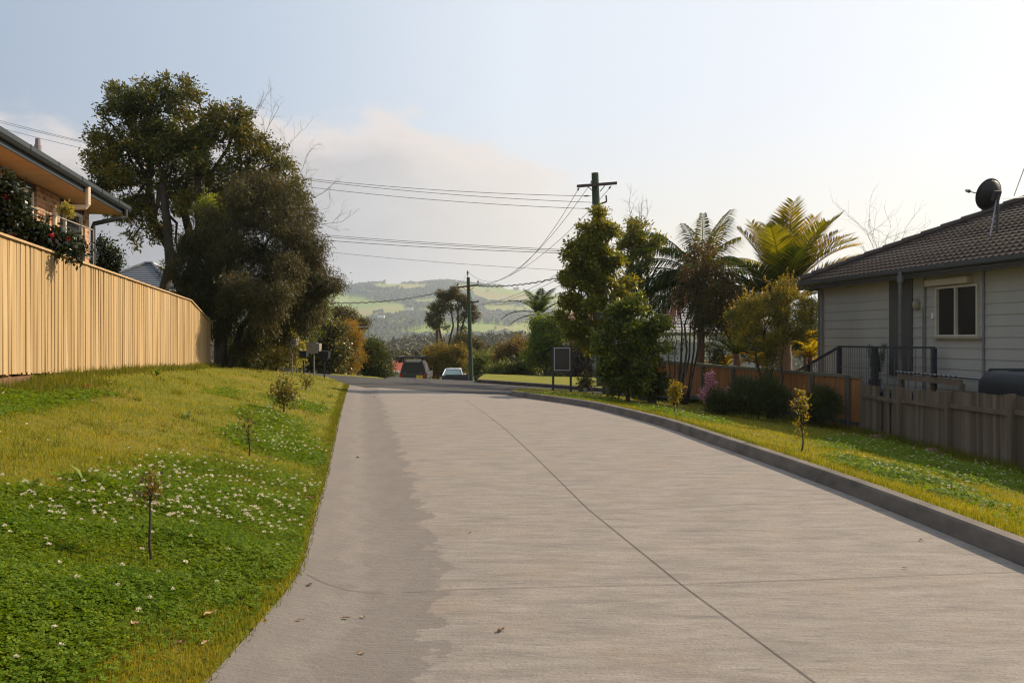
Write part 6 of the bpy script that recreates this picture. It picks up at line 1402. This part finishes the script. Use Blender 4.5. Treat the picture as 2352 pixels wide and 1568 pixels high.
# longer grass: along the edges, fences, in tufts
def near_line(pts, n, sp):
    pts = [Vector(p[:2]) for p in pts]; o = []
    seg = [(pts[i+1]-pts[i]).length for i in range(len(pts)-1)]; pr = np.array(seg)/sum(seg)
    for i in rng.choice(len(seg), n, p=pr): q = pts[i].lerp(pts[i+1], rng.random()); o.append((q.x, q.y))
    o = np.array(o)+rng.normal(size=(n, 2))*sp; return o[:, 0], o[:, 1]
VV = []; FF = []; c0 = 0
def addb(X, Y, f, h, w_, lean=.8):
    global c0
    a, b = blades(X, Y, f, h, w_, lean); VV.append(a); FF.append(b+c0); c0 += len(a)
x, y = near_line([(Xe(q)-.05, q) for q in np.linspace(3, 29, 90)], 16000, .05); k = x < Xe(y)+.03; addb(x[k], y[k], L, .015+.035*rng.random(k.sum())**1.6, .004*(1+y[k]/8))
x, y = near_line([tuple(fl_pt(q, .12))[:2] for q in np.linspace(10, 27.5, 30)], 9000, .12); addb(x, y, L, .06+.14*rng.random(len(x))**2, .005*(1+y/9))
x, y = near_line([tuple(fl_pt(q, .25))[:2] for q in np.linspace(10.5, 13.5, 8)], 4000, .35); addb(x, y, L, .06+.10*rng.random(len(x))**2, .005*(1+y/9))
x, y = near_line([(Xk(q)+.27, q) for q in np.linspace(5, 25, 40)], 7000, .05); k = x > Xk(y)+.19; addb(x[k], y[k], RR, .03+.05*rng.random(k.sum()), .004*(1+y[k]/8))
x, y = near_line([(np.interp(q, FFY, FFX)-.2, q) for q in np.linspace(12, 33, 40)], 12000, .25); addb(x, y, RR, .08+.18*rng.random(len(x))**2, .006*(1+y/9))
tx, ty = scatter(lawn_poly, 260, 4, 30, 1.4); k = tx < Xe(ty)-.2; tx, ty = tx[k], ty[k]
n_ = 38; x = np.repeat(tx, n_)+rng.normal(size=len(tx)*n_)*.05; y = np.repeat(ty, n_)+rng.normal(size=len(tx)*n_)*.05; addb(x, y, L, .03+.07*rng.random(len(x)), .004*(1+y/8), .9)
tag(np_obj('long_grass', np.vstack(VV), np.vstack(FF), GR2), 'longer grass tufts along the fences and the driveway edges', 'grass', kind='stuff')
# clover carpet
def trefoils(X, Y, f, size, hmin, hmax):
    n = len(X); Z = f(X, Y)+rng.uniform(hmin, hmax, n)*(.6+.5*np.clip(fn(X, Y, 77, 3, 3.), -.8, 1)); a0 = rng.uniform(0, 6.28, n); V = np.empty((n, 3, 4, 3))
    tilt = rng.normal(size=(n, 2))*.35
    for j in range(3):
        a = a0+j*2.094+rng.normal(size=n)*.12; c_, s_ = np.cos(a), np.sin(a); s = size*rng.uniform(.7, 1.25, n)
        for q, (r, w_) in enumerate(((.05, 0), (.62, .48), (1.0, 0), (.62, -.48))):
            ex = (c_*r-s_*w_)*s; ey = (s_*r+c_*w_)*s; V[:, j, q, 0] = X+ex; V[:, j, q, 1] = Y+ey; V[:, j, q, 2] = Z+ex*tilt[:, 0]+ey*tilt[:, 1]+(.10*s if q in (1, 3) else 0)
    return V.reshape(-1, 3), np.arange(n*12).reshape(-1, 4)
def sample_in(polys, f, n, side, pw=1.6):
    xs = []; ys = []
    ymn = min(min(p[1] for p in q) for q in polys); ymx = max(max(p[1] for p in q) for q in polys); tot = 0
    while tot < n:
        m_ = n*4; u = rng.random(m_); y = (ymn**(1-pw)+u*(ymx**(1-pw)-ymn**(1-pw)))**(1/(1-pw)); x = rng.uniform(-.8, .75, m_)*y
        k = inany(x, y, polys); k &= (x < Xe(y)-.03) if side < 0 else (x > Xk(y)+.2)
        if k.sum() < 3: m_ *= 2
        xs.append(x[k]); ys.append(y[k]); tot += int(k.sum())
    return np.concatenate(xs)[:n], np.concatenate(ys)[:n]
x1, y1 = sample_in(CLOV[:1], L, 78000, -1); x2, y2 = sample_in(CLOV[1:], L, 15000, -1); x3, y3 = sample_in(CLOVR, RR, 26000, 1)
x5, y5 = scatter(lawn_poly, 9000, 3.9, 22, 1.8); k = (x5 < Xe(y5)-.1) & (fn(x5, y5, 88, 3, 1.3) > .35); x5, y5 = x5[k], y5[k]
A = [trefoils(x1, y1, L, .0165, .015, .085), trefoils(x2, y2, L, .03, .015, .08), trefoils(x3, y3, RR, .028, .015, .09), trefoils(x5, y5, L, .02, .01, .03)]
VV = []; FF = []; c0 = 0
for a, b in A: VV.append(a); FF.append(b+c0); c0 += len(a)
CLM = LM('clover_leaf', (.062, .125, .007), (.13, .20, .012), .45, .65, (.20, .24, .016), (1.4, 1.3, .25), 2.2, .15)
tag(np_obj('clover', np.vstack(VV), np.vstack(FF), CLM), 'deep green clover patches spread over the lawn', 'clover', kind='stuff')
# clover flower heads: little tufted white balls on stalks
def heads(X, Y, f, hmin, hmax, r0):
    n = len(X); VV = []; FF = []; c0 = 0; SV = []
    Z = f(X, Y); Hh = rng.uniform(hmin, hmax, n)
    m_ = 26; d = rng.normal(size=(n, m_, 3)); d /= np.linalg.norm(d, axis=2, keepdims=True); d[:, :, 2] = np.abs(d[:, :, 2])*.9-.15
    r = (r0*rng.uniform(.75, 1.2, n))[:, None, None]
    C = np.stack([X, Y, Z+Hh], 1)[:, None, :]+d*r*.35
    return leafverts(C.reshape(-1, 3), d.reshape(-1, 3)+rng.normal(size=(n*m_, 3))*.15, np.repeat(r[:, 0, 0], m_)*.85, np.repeat(r[:, 0, 0], m_)*.42, rng)
fx, fy = sample_in([pxpoly(q, L) for q in ([(60,1165),(230,1125),(330,1065),(480,1068),(700,1095),(728,1150),(700,1240),(640,1265),(520,1225),(340,1200),(200,1235),(90,1215)],)], L, 430, -1, 1.2)
k = fn(fx, fy, 91, 3, 2.2)+rng.normal(size=len(fx))*.35 > -.25; fx, fy = fx[k], fy[k]
gx2, gy2 = sample_in(CLOV[:1], L, 75, -1, 1.2); hx, hy = sample_in(CLOV[1:4], L, 170, -1, 1.05); ix, iy = sample_in(CLOVR, RR, 330, 1, 1.05)
ax_, ay_ = scatter(lawn_poly, 60, 4.2, 20, 1.2); k = ax_ < Xe(ay_)-.15; ax_, ay_ = ax_[k], ay_[k]
P_ = [heads(np.concatenate([fx, gx2]), np.concatenate([fy, gy2]), L, .055, .12, .0135), heads(np.concatenate([hx, ax_]), np.concatenate([hy, ay_]), L, .05, .10, .0135), heads(ix, iy, RR, .05, .12, .014)]
VV = []; FF = []; c0 = 0
for a, b in P_: VV.append(a); FF.append(b+c0); c0 += len(a)
tag(np_obj('clover_flowers', np.vstack(VV), np.vstack(FF), LM('clover_petal', (.52, .42, .30), (.74, .69, .57), .3, .7, (.82, .78, .68), (1, 1, .9), 20, .1)), 'creamy white clover flower heads over the green patches', 'clover flowers', kind='stuff')
# rosette weeds
WEED = LM('weed_leaf', (.05, .09, .012), (.12, .16, .03), .35, .5)
for (x, y, s, lab) in [(195, 1112, .17, 'broad leaved rosette weed in the dry grass above the near clover'), (72, 1120, .10, 'small feathery weed at the upper left edge of the near clover'), (428, 962, .12, 'small rosette weed alone in the middle of the left lawn'), (620, 940, .14, 'dark weedy tuft at the foot of the bushy olive sapling'), (757, 912, .10, 'grassy weed near the end of the driveway edge'), (360, 862, .16, 'weedy tuft against the foot of the pale fence')]:
    b_ = unp(x, y, L); V = []; F = []
    for i in range(16):
        a = rng.uniform(0, 6.28); e = rng.uniform(.3, 1.2); l = s*rng.uniform(.6, 1.1)*(1+b_.y/30); d_ = Vector((math.cos(a)*math.cos(e), math.sin(a)*math.cos(e), math.sin(e))); sd = Vector((-math.sin(a), math.cos(a), 0))*l*.11
        m1 = b_+d_*l*.5; tip = b_+d_*l*.9+Vector((math.cos(a), math.sin(a), -.5))*l*.2; o = len(V); V += [b_-sd*.3, b_+sd*.3, m1+sd, m1-sd, tip]; F += [(o, o+1, o+2, o+3), (o+3, o+2, o+4)]
    mb = MB(); mb.add(V, F); tag(mb.build('weed', WEED, loc=b_), lab, 'weed', 'rosette weeds in the lawn')
# dead leaves on the concrete and on the lawn
DL = M('dead_leaf', (.16, .075, .035), (.09, .045, .025), 30, .8, island=.3); DLP = M('pale_dead_leaf', (.38, .25, .12), (.26, .16, .08), 30, .8)
def dead_leaf(x, y, f, s, m_, lab, seed, nm='fallen_leaf'):
    r = np.random.default_rng(seed); b_ = unp(x, y, f); a = r.uniform(0, 6.28); u_ = Vector((math.cos(a), math.sin(a), 0)); v_ = Vector((-u_.y, u_.x, 0)); V = []; F = []; n = 6
    for i in range(n+1):
        t_ = i/n; w_ = s*.28*math.sin(math.pi*t_)**.8+.0008; c_ = b_+u_*(s*(t_-.5))+Vector((0, 0, .006+.10*s*abs(math.sin(t_*5+seed))))
        V += [c_-v_*w_+Vector((0, 0, s*.14*r.random())), c_, c_+v_*w_+Vector((0, 0, s*.18*r.random()))]
    for i in range(n): o = 3*i; F += [(o, o+3, o+4, o+1), (o+1, o+4, o+5, o+2)]
    mb = MB(); mb.add(V, F); mb.tube([V[1], Vector(V[1])-u_*s*.35+Vector((0, 0, .004))], .0012, 4)
    tag(mb.build(nm, m_, loc=b_), lab, 'fallen leaf', 'fallen leaves')
for i, (x, y, s, m_, lab) in enumerate([
    (1150, 1449, .055, DL, 'curled brown leaf alone in the middle of the near concrete'), (795, 1422, .042, DL, 'small brown leaf, left of a paler one, on the dark concrete band'), (834, 1419, .035, DLP, 'pale straw coloured leaf on the dark concrete band'),
    (712, 1345, .05, DL, 'dark brown leaf on the concrete edge at the cross joint'), (688, 1426, .035, DL, 'dark speck of leaf on the rolled concrete edge near the lower left lawn'), (830, 1505, .04, DLP, 'pale twiggy leaf at the lower edge of the dark concrete band'),
    (822, 1052, .06, DL, 'brown leaf on the dark band far up the driveway'), (2115, 1242, .035, DL, 'dark leaf on the concrete below the right kerb'), (2080, 1306, .03, DL, 'small dark speck on the right half of the concrete above the cross joint'),
    (860, 912, .09, DL, 'dark leaf near the far end of the driveway'), (1080, 1225, .03, DL, 'tiny dark leaf just left of the long centre joint')]): dead_leaf(x, y, lambda X, Y: Sdrive(X, Y)+.001, s, m_, lab, 200+i)
for i, (x, y, s, m_, lab) in enumerate([
    (480, 1416, .07, DLP, 'orange tan leaf in the dry grass beside the near driveway edge'), (310, 1437, .06, DLP, 'tan leaf at the lower edge of the near clover'), (605, 1430, .055, LF_OR, 'yellow leaf on the grass touching the concrete edge'), (620, 1052, .07, DL, 'red brown leaf right of the spindly bare sapling'),
    (410, 1480, .05, DL, 'brown leaf in the grass at the lower left corner'), (470, 1480, .05, DLP, 'straw coloured leaf right of another at the lower left'), (715, 1146, .09, DL, 'dark dry leaf litter at the edge of clover and concrete'),
    (250, 985, .08, DLP, 'pale dry leaf in the middle of the left lawn')]): dead_leaf(x, y, lambda X, Y: L(X, Y)+.03, s, m_, lab, 300+i)
dead_leaf(199, 888, lambda X, Y: L(X, Y)+.04, .11, LF_RED, 'bright red fallen camellia bloom on the grass below the pale fence', 401, 'fallen_flower')
dead_leaf(230, 885, lambda X, Y: L(X, Y)+.04, .08, DL, 'brown fallen camellia bloom on the grass right of the red one', 402, 'fallen_flower')
# two mossy stones by the grey fence
STN = M('mossy_stone', (.16, .09, .055), (.09, .07, .04), 9, .9, .2, 0, .6, 25)
for i, (x, y, r_, lab) in enumerate([(2012, 1008, .2, 'reddish stone half sunk in grass at the left end of the grey fence'), (2140, 1042, .22, 'reddish stone in grass at the foot of the grey fence')]):
    b_ = unp(x, y, RR); mb = MB(); mb.ball(b_, (r_, r_*.7, r_*.55), 12, 8); rr = np.random.default_rng(i); mb.v = [(v[0]+rr.normal()*.015, v[1]+rr.normal()*.015, v[2]+rr.normal()*.015) for v in mb.v]; tag(mb.build('stone', STN, loc=b_, smooth=True), lab, 'stone')
